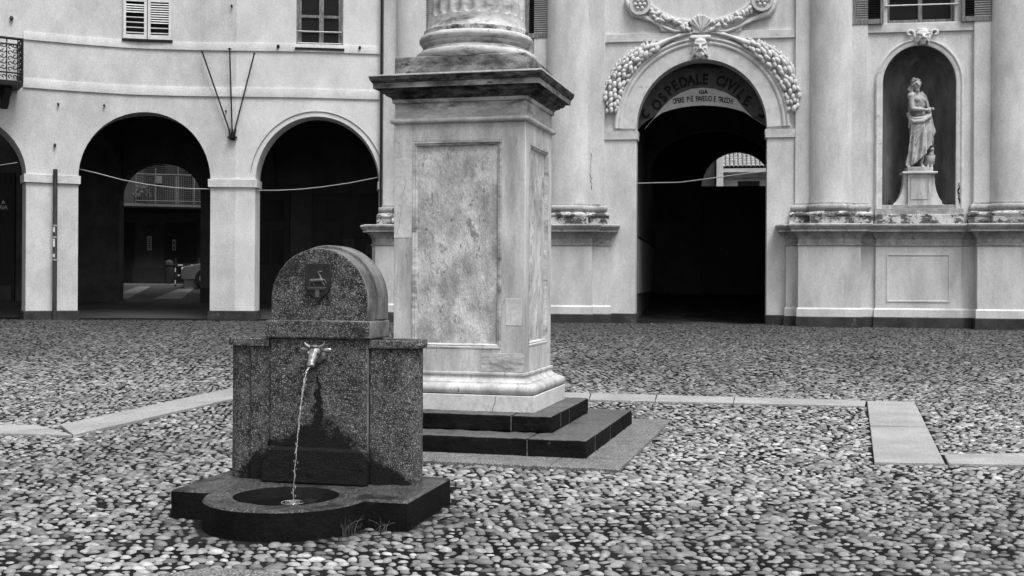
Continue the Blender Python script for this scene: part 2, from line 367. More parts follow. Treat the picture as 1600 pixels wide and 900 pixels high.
# ============================================================ GROUND
def build_ground():
    ys = [-60, -20, 0, 12.5, 16, 20, 24, 29, 31, 34, 38, 41, 42, 60, 250]; xs = [-250, -60, -20, 0, 20, 60, 250]
    mb = MB(); mb.grid([[(x, y, gz(y)) for x in xs] for y in ys]); struct(mb.build('ground', M_['mortar'], sharp=80))
build_ground()
def quad_ground(pts): return [G(*p) for p in pts]
strips = [quad_ground([(-60, 666), (60, 667.5), (114, 683), (-60, 679)]),
          quad_ground([(95, 667), (358, 610), (640, 566), (640, 580), (358, 627), (116, 682.5)])]
pedC = (-.380, 12.12); pedR = math.radians(-14.4)
def ped_local(px_, py_):     # world -> pedestal local
    dx = px_-pedC[0]; dy = py_-pedC[1]; c = math.cos(-pedR); s = math.sin(-pedR); return dx*c-dy*s, dx*s+dy*c
segs = [(925, 1026), (1028, 1148), (1150, 1354)]
def ln(x, xa, ya, xb, yb): return ya+(yb-ya)*(x-xa)/(xb-xa)
for a, b in [(700, 812), (814, 923)]+segs:
    strips.append(quad_ground([(a, ln(a, 925, 617, 1355, 629)), (b, ln(b, 925, 617, 1355, 629)), (b-2, ln(b, 925, 627.5, 1355, 637)), (a-3, ln(a, 925, 627.5, 1355, 637))]))
def wb(t): return (1356+12*t, 629.5+96.5*t), (1430+48*t, 631+97*t)
for t0, t1 in ((0, .40), (.415, 1)):
    (a, b), (c_, d_) = wb(t0), wb(t1); strips.append(quad_ground([a, b, d_, c_]))
strips.append(quad_ground([(1476, 713), (1850, 711), (1850, 735), (1484, 728)]))
strips.append(quad_ground([(330, 893.5), (440, 900), (455, 925), (235, 925), (250, 905)]))
for i, poly in enumerate(strips):
    mb = MB()
    if len(poly) == 6: polys = [[poly[0], poly[1], poly[4], poly[5]], [poly[1], poly[2], poly[3], poly[4]]]
    else: polys = [poly]
    for p in polys:
        n = len(p); top = [(x, y, gz(y)+.026) for x, y in p]; bot = [(x, y, gz(y)-.05) for x, y in p]
        mb.add(top+bot, [tuple(range(n))] + [(j, (j+1) % n, n+(j+1) % n, n+j) for j in range(n)])
    struct(mb.build('paving_slab', M_['strip'] if i < len(strips)-1 else M_['border'], bevel=.006))
FO = (-1.465, 7.73); FR = math.radians(-13.5)
def f_local(x, y):
    dx = x-FO[0]; dy = y-FO[1]; c = np.cos(-FR); s = np.sin(-FR); return dx*c-dy*s, dx*s+dy*c
def in_poly(x, y, poly, grow=.0):
    P = np.array(poly); c = P.mean(0); P = c+(P-c)*1.0; ok = None
    area = sum(P[i][0]*P[(i+1) % len(P)][1]-P[(i+1) % len(P)][0]*P[i][1] for i in range(len(P)))
    sg = 1 if area > 0 else -1; ok = np.ones(len(x), bool)
    for i in range(len(P)):
        a = P[i]; b = P[(i+1) % len(P)]; e = (b-a)/np.linalg.norm(b-a); d = sg*(e[0]*(y-a[1])-e[1]*(x-a[0])); ok &= d > -grow
    return ok
def lfn(x, y, s, seed):
    r = np.random.RandomState(seed); v = 0
    for k in range(5):
        a = r.rand()*2*PI; f = s*(1.0+.7*k); v = v+np.sin((x*np.cos(a)+y*np.sin(a))*f+r.rand()*6.28+1.3*np.sin((x*np.sin(a)-y*np.cos(a))*f*.7))/(1+.5*k)
    return v/2.3
DYR = 1.32
def cobbles(y0, y1, sp, seg, phis, aspect, name):
    rs = np.random.RandomState(int(y0*10)); dy = sp*DYR; X = []; Y = []
    rows = int((y1-y0)/dy)
    for i in range(rows):
        yy = y0+i*dy; hw = .5*yy+1.6; n = int(2*hw/sp); x = -hw+(np.arange(n)+.5*(i % 2))*sp
        X.append(x); Y.append(np.full(n, yy))
    X = np.concatenate(X); Y = np.concatenate(Y)
    X = X+rs.normal(0, .17*sp, len(X))+.25*sp*lfn(X, Y, 2.2, 3); Y = Y+rs.normal(0, .15*sp, len(X))+.6*sp*lfn(X, Y, 1.1, 5)
    keep = np.ones(len(X), bool)
    for poly in strips:
        if len(poly) == 6: parts = [[poly[0], poly[1], poly[4], poly[5]], [poly[1], poly[2], poly[3], poly[4]]]
        else: parts = [poly]
        for p in parts: keep &= ~in_poly(X, Y, p, sp*.36)
    c, s = math.cos(-pedR), math.sin(-pedR); dx = X-pedC[0]; dy_ = Y-pedC[1]; lx = dx*c-dy_*s; ly = dx*s+dy_*c
    keep &= ~((np.abs(lx) < 1.80) & (np.abs(ly) < 1.86))
    lx, ly = f_local(X, Y); keep &= ~((np.abs(lx) < .85) & (ly > -.03) & (ly < .98)); keep &= np.hypot(lx, ly) > .57
    keep &= ~((rs.rand(len(X)) < .02+.08*(lfn(X, Y, 1.7, 9) > .75)))
    X = X[keep]; Y = Y[keep]; n = len(X)
    size = np.clip(rs.normal(.90, .24, n), .45, 1.7); ang = rs.normal(0, .42, n)+.25*lfn(X, Y, .9, 21)
    a = sp*.52*size*rs.uniform(.85, 1.35, n); b = sp*.40*size*rs.uniform(.75, 1.2, n); h = (.011+.013*rs.rand(n))*np.sqrt(size)*(sp/.08)**.5
    base = gzv(Y)+.004-.008*rs.rand(n); tx = rs.normal(0, .10, n); ty = rs.normal(0, .12, n)
    ring = []; 
    for ph in phis:
        for j in range(seg):
            th = 2*PI*j/seg; ring.append((math.cos(ph)*math.cos(th), math.cos(ph)*math.sin(th), math.sin(ph)))
    ring.append((0, 0, 1)); T = np.array(ring); K = len(T)
    wob = 1+rs.normal(0, .07, (n, K)); wob[:, -1] = 1
    sq = T
    px_ = sq[None, :, 0]*a[:, None]*wob; py_ = sq[None, :, 1]*b[:, None]*wob; pz_ = T[None, :, 2]*h[:, None]
    ca, sa = np.cos(ang)[:, None], np.sin(ang)[:, None]
    wx = px_*ca-py_*sa; wy = px_*sa+py_*ca; wz = pz_+wx*tx[:, None]+wy*ty[:, None]
    co = np.stack([X[:, None]+wx, Y[:, None]+wy, base[:, None]+wz], -1).reshape(-1, 3)
    fs = []; R = len(phis)
    for i in range(R-1):
        for j in range(seg): fs.append([i*seg+j, i*seg+(j+1) % seg, (i+1)*seg+(j+1) % seg, (i+1)*seg+j])
    tri = [[(R-1)*seg+j, (R-1)*seg+(j+1) % seg, K-1] for j in range(seg)]
    q = np.array(fs, np.int64) if fs else np.zeros((0, 4), np.int64); t = np.array(tri, np.int64); off = (np.arange(n)*K)[:, None, None]
    Q = (q[None]+off).reshape(-1); Tt = (t[None]+off).reshape(-1); nq = len(q)*n; ntri = len(t)*n
    me = bpy.data.meshes.new(name); me.vertices.add(len(co)); me.vertices.foreach_set('co', co.ravel().astype(np.float32))
    loops = np.concatenate([Q, Tt]); me.loops.add(len(loops)); me.loops.foreach_set('vertex_index', loops.astype(np.int32))
    me.polygons.add(nq+ntri); me.polygons.foreach_set('loop_start', np.concatenate([np.arange(nq)*4, nq*4+np.arange(ntri)*3]).astype(np.int32))
    me.polygons.foreach_set('use_smooth', np.ones(nq+ntri, bool)); me.update(calc_edges=True)
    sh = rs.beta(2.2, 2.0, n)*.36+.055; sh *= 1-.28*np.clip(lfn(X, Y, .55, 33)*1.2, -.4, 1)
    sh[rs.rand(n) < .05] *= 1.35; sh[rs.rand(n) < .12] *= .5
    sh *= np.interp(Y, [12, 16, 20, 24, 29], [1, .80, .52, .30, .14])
    lx, ly = f_local(X, Y); sh *= np.interp(np.hypot(lx, ly-.3), [.9, 1.25], [.45, 1])      # stones get darker close round the fountain
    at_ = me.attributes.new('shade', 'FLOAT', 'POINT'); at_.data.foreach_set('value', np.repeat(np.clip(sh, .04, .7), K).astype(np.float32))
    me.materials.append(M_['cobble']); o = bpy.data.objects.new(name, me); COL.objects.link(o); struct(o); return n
r_ = math.radians
print('cobbles', cobbles(4.6, 11.0, .068, 12, [r_(-8), r_(26), r_(56)], 1, 'cobblestone_paving'),
      cobbles(11.0, 17.0, .071, 8, [r_(0), r_(45)], 1, 'cobblestone_paving'), cobbles(17.0, 29.4, .085, 6, [r_(5), r_(50)], 1, 'cobblestone_paving'))
# kerb-flat threshold strip in front of the buildings
mb = MB(); mb.box((-22, 29.9, .3), (12, 42, .3), mi=0) if False else None

# ============================================================ MONUMENT (column on a pedestal)
def build_monument():
    T = thing('monument_column', 'veined marble pedestal on two dark steps carrying the base of a fluted column', 'monument', (pedC[0], pedC[1], 0), pedR)
    D = .0865
    def rc(h): return [(h+D, -h), (-h-D, -h), (-h-D, h), (h+D, h)]
    I = lambda u, v, w: (u, v, w)
    # border of flat granite round the steps, in separate slabs
    hb = 1.34
    mb = MB(); x0, x1, y0, y1 = -1.80, 1.80, -1.86, 1.86
    for xs in (-1.80, -.62, .58, 1.80)[0:]: pass
    bx = [-1.8, -.9, .15, 1.2, 1.8]
    for a, b in zip(bx[:-1], bx[1:]): mb.box((a+.004, y0, -.05), (b-.004, -1.30, .034)); mb.box((a+.004, 1.30, -.05), (b-.004, y1, .036))
    by = [-1.30, -.35, .55, 1.30]
    for a, b in zip(by[:-1], by[1:]): mb.box((1.30, a+.004, -.05), (x1, b-.004, .036)); mb.box((x0, a+.004, -.05), (-1.30, b-.004, .036))
    rough(mb.build('border_slabs', M_['border'], T, bevel=.006), .012, .15, 4)
    def step(h, z0, z1):
        mb = MB(); nose = .02
        hx = h+D
        # blocks with joints: front/back rows and sides; tread on top
        cuts = [-hx, -.25*hx, .62*hx, hx]
        for sy in (-1, 1):
            for a, b in zip(cuts[:-1], cuts[1:]):
                mb.box((a+.003, sy*h if sy < 0 else h-.42, z0), (b-.003, -h+.42 if sy < 0 else h, z1))
        for sx in (-1, 1):
            for a, b in ((-h+.423, -.1), (-.094, h-.423)):
                mb.box((sx*hx if sx < 0 else hx-.42, a, z0), (-hx+.42 if sx < 0 else hx, b, z1))
        mb.box((-hx+.42, -h+.42, z0), (hx-.42, h-.42, z1-.01))
        o = mb.build('step', [M_['step'], M_['step_front']], T, bevel=.014)
        # upward faces take the lighter stone, all others a near-black one
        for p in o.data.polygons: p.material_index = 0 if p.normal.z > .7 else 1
        rough(o, .022, .10, 5)
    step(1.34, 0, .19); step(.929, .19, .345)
    for h_, z0, z1 in ((1.34, 0, .19), (.929, .19, .345)):
        hx = h_+D
        for (x, y, ax) in ((-.25*hx, -h_, 0), (.62*hx, -h_, 0), (hx, -.097, 1), (hx, -h_+.4215, 1)):
            mb = MB(); q = .005
            if ax == 0: mb.box((x-q, y-.0015, z0+.01), (x+q, y+.3, z1-.012))
            else: mb.box((x-.3, y-q, z0+.01), (x+.0015, y+q, z1-.012))
            mb.build('mortar_joint', M_['step'], T)
    def swp(name, h, prof, m, bevel=0):
        mb = MB(); mb.sweep(rc(h), prof, I, closed=True)
        # close the top and the bottom
        for (o_, z_) in (prof[0], prof[-1]):
            mb.add([(x+(o_ if x > 0 else -o_), y+(o_ if y > 0 else -o_), z_) for x, y in rc(h)], [(0, 1, 2, 3)])
        return mb.build(name, m, T, bevel=bevel, sharp=30)
    def arc(o, z, r0, a0, a1, n=7, rz=None):
        rz = rz or r0
        return [(o+r0*math.cos(math.radians(a0+(a1-a0)*i/n)), z+rz*math.sin(math.radians(a0+(a1-a0)*i/n))) for i in range(n+1)]
    h = .582
    swp('plinth', h, [(.13, .345), (.13, .50), (.125, .505), (.10, .505)], M_['marble_light'], bevel=.006)
    swp('base_moulding', h, [(.10, .506)]+arc(.085, .555, .048, -85, 85, 8)+[(.082, .607), (.06, .612), (.058, .622)]+[(.056-.045*math.sin(t*PI/2), .622+.055*(1-math.cos(t*PI/2))**.8) for t in (.2, .4, .6, .8, 1)]+[(.012, .69), (.024, .692), (.024, .71), (0, .715)], M_['marble'])
    # die: core with raised frames round recessed panels
    zb, zt = .715, 3.14
    mb = MB(); mb.box((-h-D+.03, -h+.03, zb), (h+D-.03, h-.03, zt)); mb.build('die_panel', M_['marble_panel'], T)
    mb = MB()
    for sgn in (-1, 1):
        yo, yi = sgn*h, sgn*(h-.03); a, b = min(yo, yi), max(yo, yi)
        L_, R_ = (-h-D, h+D)
        m1, m2 = .19, .235
        mb.box((L_, a, zb), (L_+m1, b, zt)); mb.box((R_-m2, a, zb), (R_, b, zt))
        mb.box((L_+m1, a, zb), (R_-m2, b, .94)); mb.box((L_+m1, a, 2.965), (R_-m2, b, zt))
    for sgn in (-1, 1):
        xo, xi = sgn*(h+D), sgn*(h+D-.03); a, b = min(xo, xi), max(xo, xi); y0, y1 = -h+.031, h-.031
        mb.box((a, y0, zb), (b, -h+.17, zt)); mb.box((a, h-.17, zb), (b, y1, zt))
        mb.box((a, -h+.17, zb), (b, h-.17, .96)); mb.box((a, -h+.17, 2.95), (b, h-.17, zt))
    mb.build('die', M_['marble'], T, bevel=.006)
    # mouldings inside the frames
    for sgn in (-1, 1):
        mb = MB(); p = [(-h-D+.19, .94), (-h-D+.19, 2.965), (h+D-.235, 2.965), (h+D-.235, .94)]
        prof = [(-.001, -.03), (-.001, .004), (-.016, .006), (-.022, -.008), (-.034, -.004), (-.042, -.014), (-.048, -.03)]
        mb.sweep(p, prof, lambda u, v, w_: (u, sgn*(h+w_), v), closed=True); mb.build('panel_moulding', M_['marble_mid'], T, sharp=25)
        mb = MB(); p = [(-h+.17, .96), (-h+.17, 2.95), (h-.17, 2.95), (h-.17, .96)]
        mb.sweep(p, prof, lambda u, v, w_: (sgn*(h+D+w_), u, v), closed=True); mb.build('panel_moulding', M_['marble_mid'], T, sharp=25)
    # inlaid repairs
    for a, b, m in (((h+D-.19, -h-.003, 1.17), (h+D-.03, -h+.01, 1.43), 'marble_light'), ((h+D-.43, -h-.003, .725), (h+D-.002, -h+.01, .90), 'marble_mid'), ((-h-D+.002, -h-.0025, 2.02), (-h-D+.186, -h+.01, 2.80), 'marble_light')):
        mb = MB(); mb.box(a, b); mb.build('stone_repair', M_[m], T, bevel=.002)
    # fine cracks
    def crack(pts, r=.0022):
        mb = MB(); P = []
        for (a, b) in zip(pts[:-1], pts[1:]):
            for k in range(6):
                t = k/6; P.append((a[0]+(b[0]-a[0])*t+random.uniform(-.008, .008), a[1], a[2]+(b[2]-a[2])*t+random.uniform(-.006, .006)))
        P.append(pts[-1]); mb.tube(P, r, 4); mb.build('crack', M_['ink'], T)
    crack([(-h-D+.12, -h-.0015, 2.6), (-h-D+.09, -h-.0015, 2.35), (-h-D+.03, -h-.0015, 2.06)])
    crack([(h+D-.28, -h-.131, .345), (h+D-.24, -h-.131, .50)])
    # cap
    cz_ = 3.14
    swp('astragal', h, [(0, cz_)]+arc(.012, cz_+.03, .026, -80, 80, 6)+[(0, cz_+.055)], M_['marble'])
    swp('frieze', h, [(0, cz_+.05), (-.004, cz_+.056), (-.004, 3.345), (0, 3.35)], M_['marble_mid'])
    pr = [(0, 3.345), (.018, 3.35), (.018, 3.368)]+[(.018+.05*(1-math.cos(t*PI/2)), 3.368+.05*math.sin(t*PI/2)) for t in (.2, .4, .6, .8, 1)]+[(.072, 3.432), (.084, 3.436)]
    pr += [(.084+.035*math.sin(t*PI/2), 3.436+.04*(1-math.cos(t*PI/2))) for t in (.25, .5, .75, 1)]+[(.165, 3.478), (.168, 3.53), (.176, 3.533)]+[(.176+.022*math.sin(t*PI/2), 3.533+.05*t) for t in (.25, .5, .75, 1)]+[(.200, 3.60), (.19, 3.606), (.05, 3.62)]
    k1 = [i for i, q in enumerate(pr) if q[1] > 3.477][0]; k2 = [i for i, q in enumerate(pr) if q[1] > 3.529][0]; k3 = len(pr)-3
    swp('bed_moulding', h, pr[:4], M_['marble_mid']); swp('bed_moulding', h, pr[3:k1+1], M_['dark_marble']); swp('corona', h, pr[k1:k2+1], M_['marble_dirty'])
    swp('cornice', h, pr[k2:k3]+[(.197, 3.586)], M_['dark_marble']); swp('cornice_lip', h, [(.197, 3.587), (.206, 3.59), (.204, 3.606), (.05, 3.622)], M_['marble'], bevel=.003)
    swp('column_plinth', h, [(.0, 3.615), (.0, 3.80), (-.01, 3.806), (-.05, 3.806)], M_['marble_dirty'], bevel=.006)
    z = 3.80
    mb = MB(); pr = [(.45, z)]+[(.575+.05*math.cos(math.radians(a)), z+.05+.05*math.sin(math.radians(a))) for a in range(-90, 91, 18)]
    pr += [(.565, z+.105), (.565, z+.118)]+[(.565-.045*math.sin(PI*t), z+.118+.055*t) for t in (.15, .3, .5, .7, .85)]+[(.553, z+.178), (.553, z+.19)]
    pr += [(.54+.042*math.cos(math.radians(a)), z+.232+.042*math.sin(math.radians(a))) for a in range(-90, 91, 18)]+[(.48, z+.275)]
    mb.lathe(pr, seg=72); mb.build('column_base', M_['marble_mid'], T)
    mb = MB(); mb.lathe([(.45, z+.27), (.535, z+.272), (.537, z+.318), (.525, z+.322)], seg=72); mb.build('base_fillet', M_['peeling'], T)
    # fluted shaft
    mb = MB(); nf = 24; k = 10; z0 = z+.32; rows = []
    lv = [0, .02, .05, .08, .11, .125, .13, .14, .155, .18, .4, 1.0, 2.0, 3.5, 5.2]
    for q in lv:
        R = .527-.03*(min(q, .1)/.1)**.5-.012*q; row = []
        for i in range(nf):
            for j in range(k):
                x = (j+.5)/k; th = 2*PI*(i+x)/nf; y = abs(x-.5)/.36
                start = .185-.055*math.sqrt(max(0, 1-min(1, y)**2)); dep = 0
                if y < 1 and q >= start-.001: dep = .030*math.sqrt(1-y*y)
                row.append(((R-dep)*math.cos(th), (R-dep)*math.sin(th), z0+q))
        rows.append(row)
    mb.grid(rows, close_u=True, caps=True); mb.build('fluted_shaft', M_['marble_mid'], T, sharp=50)
build_monument()

# ============================================================ FOUNTAIN
M_['fountain_side'] = mat('sawn_granite', .20, .09, rough=.6, sc=5, bump=.4, bsc=60, fine=.25, stretch=(1, 1, .5), grime=[(4, .55, .12, .05), (20, .66, .05, .4)])
def side_tone(o):
    for p in o.data.polygons: p.material_index = 1 if p.normal.y > -.5 else 0
    return o
def build_fountain():
    T = thing('drinking_fountain', 'round-topped granite drinking fountain with a shield and a bull head spout over a wet basin', 'fountain', (FO[0], FO[1], 0), FR)
    hs = .19; R = .53; c0 = .0; pr = .345
    # slab: plan with the basin bulge, and a round hole for the pool
    def plan(grow=0):
        g = grow; P = []
        a_ = math.asin(0)
        th0 = math.pi; n = 40
        for i in range(n+1):
            th = PI+PI*i/n; P.append(((R+g)*math.cos(th), (R+g)*math.sin(th)))
        P += [(R+.05+g, 0-g*.9), (.83+g, 0-g), (.83+g, .96+g), (-.83-g, .96+g), (-.83-g, 0-g), (-R-.05-g, 0-g*.9)]
        return P
    P = plan(); Pt = plan(-.012); mb = MB()
    hole = lambda n, r, z: [(r*math.cos(2*PI*i/n), r*.98*math.sin(2*PI*i/n)+.0, z) for i in range(n)]
    n = len(P)
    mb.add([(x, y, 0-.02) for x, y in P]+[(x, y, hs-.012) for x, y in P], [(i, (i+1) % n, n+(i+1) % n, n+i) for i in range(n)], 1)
    mb.add([(x, y, hs-.012) for x, y in P]+[(x, y, hs) for x, y in Pt], [(i, (i+1) % n, n+(i+1) % n, n+i) for i in range(n)], 0)
    # top with hole by bmesh triangle fill
    import bmesh
    bm = bmesh.new(); ov = [bm.verts.new((x, y, hs)) for x, y in Pt]; hv = [bm.verts.new(p) for p in hole(48, pr, hs)]
    ed = [bm.edges.new((ov[i], ov[(i+1) % n])) for i in range(n)]+[bm.edges.new((hv[i], hv[(i+1) % 48])) for i in range(48)]
    bmesh.ops.triangle_fill(bm, use_beauty=True, use_dissolve=False, edges=ed); bm.verts.index_update()
    mb.add([v.co[:] for v in bm.verts], [tuple(v.index for v in f.verts) for f in bm.faces], 0); bm.free()
    rows = [hole(48, pr, hs), hole(48, pr-.012, hs-.02), hole(48, pr-.05, hs-.085), hole(48, pr-.13, hs-.115), hole(48, .02, hs-.12)]
    mb.grid(rows, close_u=True, caps=False, mi=1)
    rough(mb.build('basin_slab', [M_['fslab'], M_['fslab_side']], T, sharp=30), .014, .08, 2)
    mb = MB(); mb.lathe([(0.001, hs-.066), (pr-.035, hs-.066)], seg=48); mb.build('pool_water', M_['pool'], T)
    mb = MB(); mb.lathe([(.001, hs-.05), (.05, hs-.052), (.055, hs-.075), (.055, hs-.11)], c=(.10, .16, 0), seg=20); mb.build('drain_cap', M_['iron'], T)
    Y0 = .52
    F3 = lambda u, v, w_: (u, w_, v)
    # centre block with stilted round top
    def arch_poly(hw, z0, zs, h, n=32):
        return [(-hw, z0), (hw, z0)]+[(hw*math.cos(PI*i/n), zs+h*math.sin(PI*i/n)) for i in range(n+1)]
    mb = MB(); mb.box((-.365, Y0, hs-.005), (.365, Y0+.33, 1.19)); side_tone(rough(mb.build('centre_block', [M_['fountain'], M_['fountain_side']], T, bevel=.012), .010, .06, 5))
    mb = MB(); mb.box((-.39, Y0-.03, 1.192), (.39, Y0+.37, 1.318)); side_tone(rough(mb.build('band', [M_['fountain'], M_['fountain_side']], T, bevel=.012), .010, .06, 5))
    mb = MB(); mb.prism(arch_poly(.362, 1.31, 1.455, .365), Y0+.001, Y0+.33, F3); side_tone(rough(mb.build('round_top', [M_['fountain'], M_['fountain_side']], T, bevel=.012), .008, .06, 3))
    # raised rear rib of the round top
    mb = MB(); pth = [(.37*math.cos(PI*i/32), 1.455+.373*math.sin(PI*i/32)) for i in range(33)]; pth = [(.37, 1.325)]+pth+[(-.37, 1.325)]
    mb.sweep(pth, [(.02, Y0+.15), (-.012, Y0+.15), (-.018, Y0+.17), (-.018, Y0+.345), (.02, Y0+.345)], F3); mb.build('top_rib', M_['fountain_side'], T)
    # wings with rounded outer ends
    for sg in (-1, 1):
        pl = [(.372, Y0+.02), (.52, Y0+.025), (.53, Y0+.045)]+[(.60+.11*math.cos(math.radians(a)), Y0+.15+.11*math.sin(math.radians(a))) for a in range(-90, 91, 15)]+[(.372, Y0+.30)]
        pl = [(sg*x, y) for x, y in pl]
        mb = MB(); mb.prism(pl, hs-.005, 1.13); rough(mb.build('wing', M_['fountain'], T, bevel=.006, sharp=25), .008, .06, 3)
        cx = sum(p[0] for p in pl)/len(pl); cy = sum(p[1] for p in pl)/len(pl)
        g = [(x if abs(x) < .38 else x+sg*.02, y+(.02 if y > cy else -.02)) for x, y in pl]
        mb = MB(); ip = [(x*(1 if abs(x) < .38 else .93), cy+(y-cy)*.62) for x, y in pl]; k = len(g)
        # ring shaped cap with a sunk planting trough
        prof = [(0, 1.128), (1, 1.131), (1.04, 1.15), (1.0, 1.178)]
        rows = [[(x, y, 1.131) for x, y in pl], [(x, y, 1.133) for x, y in g], [(x+sg*.006*(abs(x) > .38), y, 1.155) for x, y in g], [(x, y, 1.180) for x, y in g], [(cx+(x-cx)*.96, cy+(y-cy)*.94, 1.188) for x, y in g], [(x, y, 1.186) for x, y in ip], [(x, y, 1.15) for x, y in ip]]
        mb.grid(rows, close_u=True, caps=True); rough(mb.build('wing_cap', M_['fountain'], T, sharp=30), .012, .05, 3)
    mb = MB(); mb.box((-.385, Y0-.09, hs), (.385, Y0, .435)); rough(mb.build('lower_ledge', M_['fountain'], T, bevel=.015), .014, .06, 5)
    # shield with its running animal
    zt, zb = 1.715, 1.45; hw = .098
    sh = [(-hw, zt), (-hw*.96, zt-.10), (-hw*.98, zt-.15), (-hw*.82, zt-.20), (-hw*.35, zt-.235), (0, zt-.272), (hw*.35, zt-.235), (hw*.82, zt-.20), (hw*.98, zt-.15), (hw*.96, zt-.10), (hw, zt)]
    mb = MB(); mb.prism(sh, Y0-.022, Y0+.004, F3); S = mb.build('shield', M_['bronze'], T, bevel=.005)
    mb = MB()
    def cp(a, b, r0, r1): mb.caps_((a[0], Y0-.024, a[1]), (b[0], Y0-.024, b[1]), r0, r1, 8)
    cp((-.048, zt-.122), (.03, zt-.118), .013, .014); cp((.03, zt-.115), (.018, zt-.085), .010, .006); cp((.018, zt-.085), (-.0, zt-.062), .006, .004); cp((.0, zt-.062), (.028, zt-.058), .005, .007)
    cp((-.05, zt-.12), (-.068, zt-.145), .005, .003); cp((-.045, zt-.127), (-.06, zt-.158), .006, .004); cp((-.035, zt-.13), (-.022, zt-.158), .006, .004)
    cp((.03, zt-.125), (.05, zt-.112), .007, .005); cp((.05, zt-.112), (.066, zt-.14), .005, .003); cp((.034, zt-.128), (.054, zt-.155), .006, .004)
    mb.build('relief_animal', M_['relief'], S, voxel=.003)
    mb = MB(); mb.box((-.075, Y0-.030, zt-.170), (.065, Y0-.02, zt-.164)); mb.box((-.07, Y0-.030, zt-.180), (.06, Y0-.02, zt-.175)); mb.box((-.014, Y0-.027, zt-.235), (.014, Y0-.02, zt-.182)); mb.build('relief_bars', M_['relief'], S)
    # bull head
    zc = 1.08; mb = MB(); yb = Y0
    mb.ell((0, yb-.05, zc+.025), (.046, .05, .042)); mb.caps_((0, yb-.07, zc+.015), (0, yb-.125, zc-.055), .040, .026); mb.ell((0, yb-.132, zc-.066), (.032, .022, .022))
    mb.ell((0, yb-.07, zc+.060), (.034, .028, .014)); mb.ell((0, yb-.01, zc), (.06, .03, .06))
    for sg in (-1, 1): mb.ell((sg*.036, yb-.092, zc+.018), (.010, .012, .010)); mb.ell((sg*.014, yb-.15, zc-.062), (.007, .005, .006))
    H = mb.build('bull_head_spout', M_['bull'], T, voxel=.0035)
    for sg in (-1, 1):
        mb = MB(); mb.tube([(sg*.032, yb-.06, zc+.052), (sg*.058, yb-.064, zc+.066), (sg*.070, yb-.068, zc+.078), (sg*.074, yb-.07, zc+.092)], [.013, .011, .008, .003], 8); mb.build('horn', M_['bull'], H)
        mb = MB(); mb.ell((sg*.078, yb-.05, zc+.036), (.038, .010, .015), rot=Matrix.Rotation(sg*-.12, 3, 'Y')); mb.build('ear', M_['bull'], H)
    mb = MB(); mb.lathe([(.012, 0), (.012, .03), (.009, .03), (.009, 0)], seg=14, fn=lambda x, y, z: (x, yb-.128-z, zc-.078+y)); mb.build('spout_nozzle', M_['iron'], H)
    # water jet breaking into drops
    mb = MB(); y0 = yb-.158; z0 = zc-.080; n = 46; zend = hs-.062; tt = math.sqrt(2*(z0-zend)/9.8); vy = -.56/.43*.42
    pts = []; rr = []
    for i in range(n+1):
        t = tt*i/n; x = .0035*math.sin(i*1.7)*(i/n); pts.append((x, y0+(-.62)*t, z0-4.9*t*t)); rr.append((.0050+.0022*math.sin(i*2.3+.7)+.0016*math.sin(i*5.1))*(1-.55*i/n))
    mb.tube(pts, rr, 8)
    for i in range(90):
        k = random.randint(10, n); p = pts[k]; mb.ell((p[0]+random.gauss(0, .006), p[1]+random.gauss(0, .006), p[2]+random.gauss(0, .02)), (.0032, .0032, random.uniform(.003, .010)), seg=6, rings=5)
    for rr_ in (.022, .045, .075):
        mb.tube([(rr_*math.cos(a), y0-.62*tt+rr_*math.sin(a), zend+.001) for a in np.linspace(0, 2*PI, 25)[:-1]], .0022, 5, closed=True)
    tag(mb.build('water_jet', M_['water']), 'thin jet of water falling from the bull head spout into the basin', 'water')
    j = bpy.data.objects['water_jet']; j.location = (FO[0], FO[1], 0); j.rotation_euler = (0, 0, FR)
build_fountain()
# grass blades at the foot of the basin
def grass_tuft(lx, ly, n, h, label):
    c, s = math.cos(FR), math.sin(FR); mb = MB()
    for i in range(n):
        x = random.gauss(0, .03); y = random.gauss(0, .015); a = random.uniform(0, 2*PI); L_ = h*random.uniform(.5, 1.1); b = random.uniform(.2, 1.0); rows = []
        for k in range(6):
            t = k/5; w_ = .0032*(1-t)+.0004; q = (x+math.cos(a)*b*L_*t*t, y+math.sin(a)*b*L_*t*t*.5, L_*(t-.35*b*t*t)); rows.append([(q[0]-w_*math.sin(a+1), q[1]+w_*math.cos(a+1), q[2]), (q[0]+w_*math.sin(a+1), q[1]-w_*math.cos(a+1), q[2]), (q[0], q[1]+.001, q[2]+.0012)])
        mb.grid(rows, close_u=True)
    o = mb.build('grass_tuft', M_['grass'], loc=(FO[0]+lx*c-ly*s, FO[1]+lx*s+ly*c, 0)); tag(o, label, 'grass', 'weeds round the fountain'); return o
grass_tuft(.50, -.20, 26, .15, 'largest tuft of thin grass blades in the angle of basin and slab')
grass_tuft(.68, -.06, 12, .10, 'sparse short grass blades under the slab front near its right corner')
grass_tuft(.90, .06, 12, .06, 'low weeds growing beside the right side of the fountain slab')

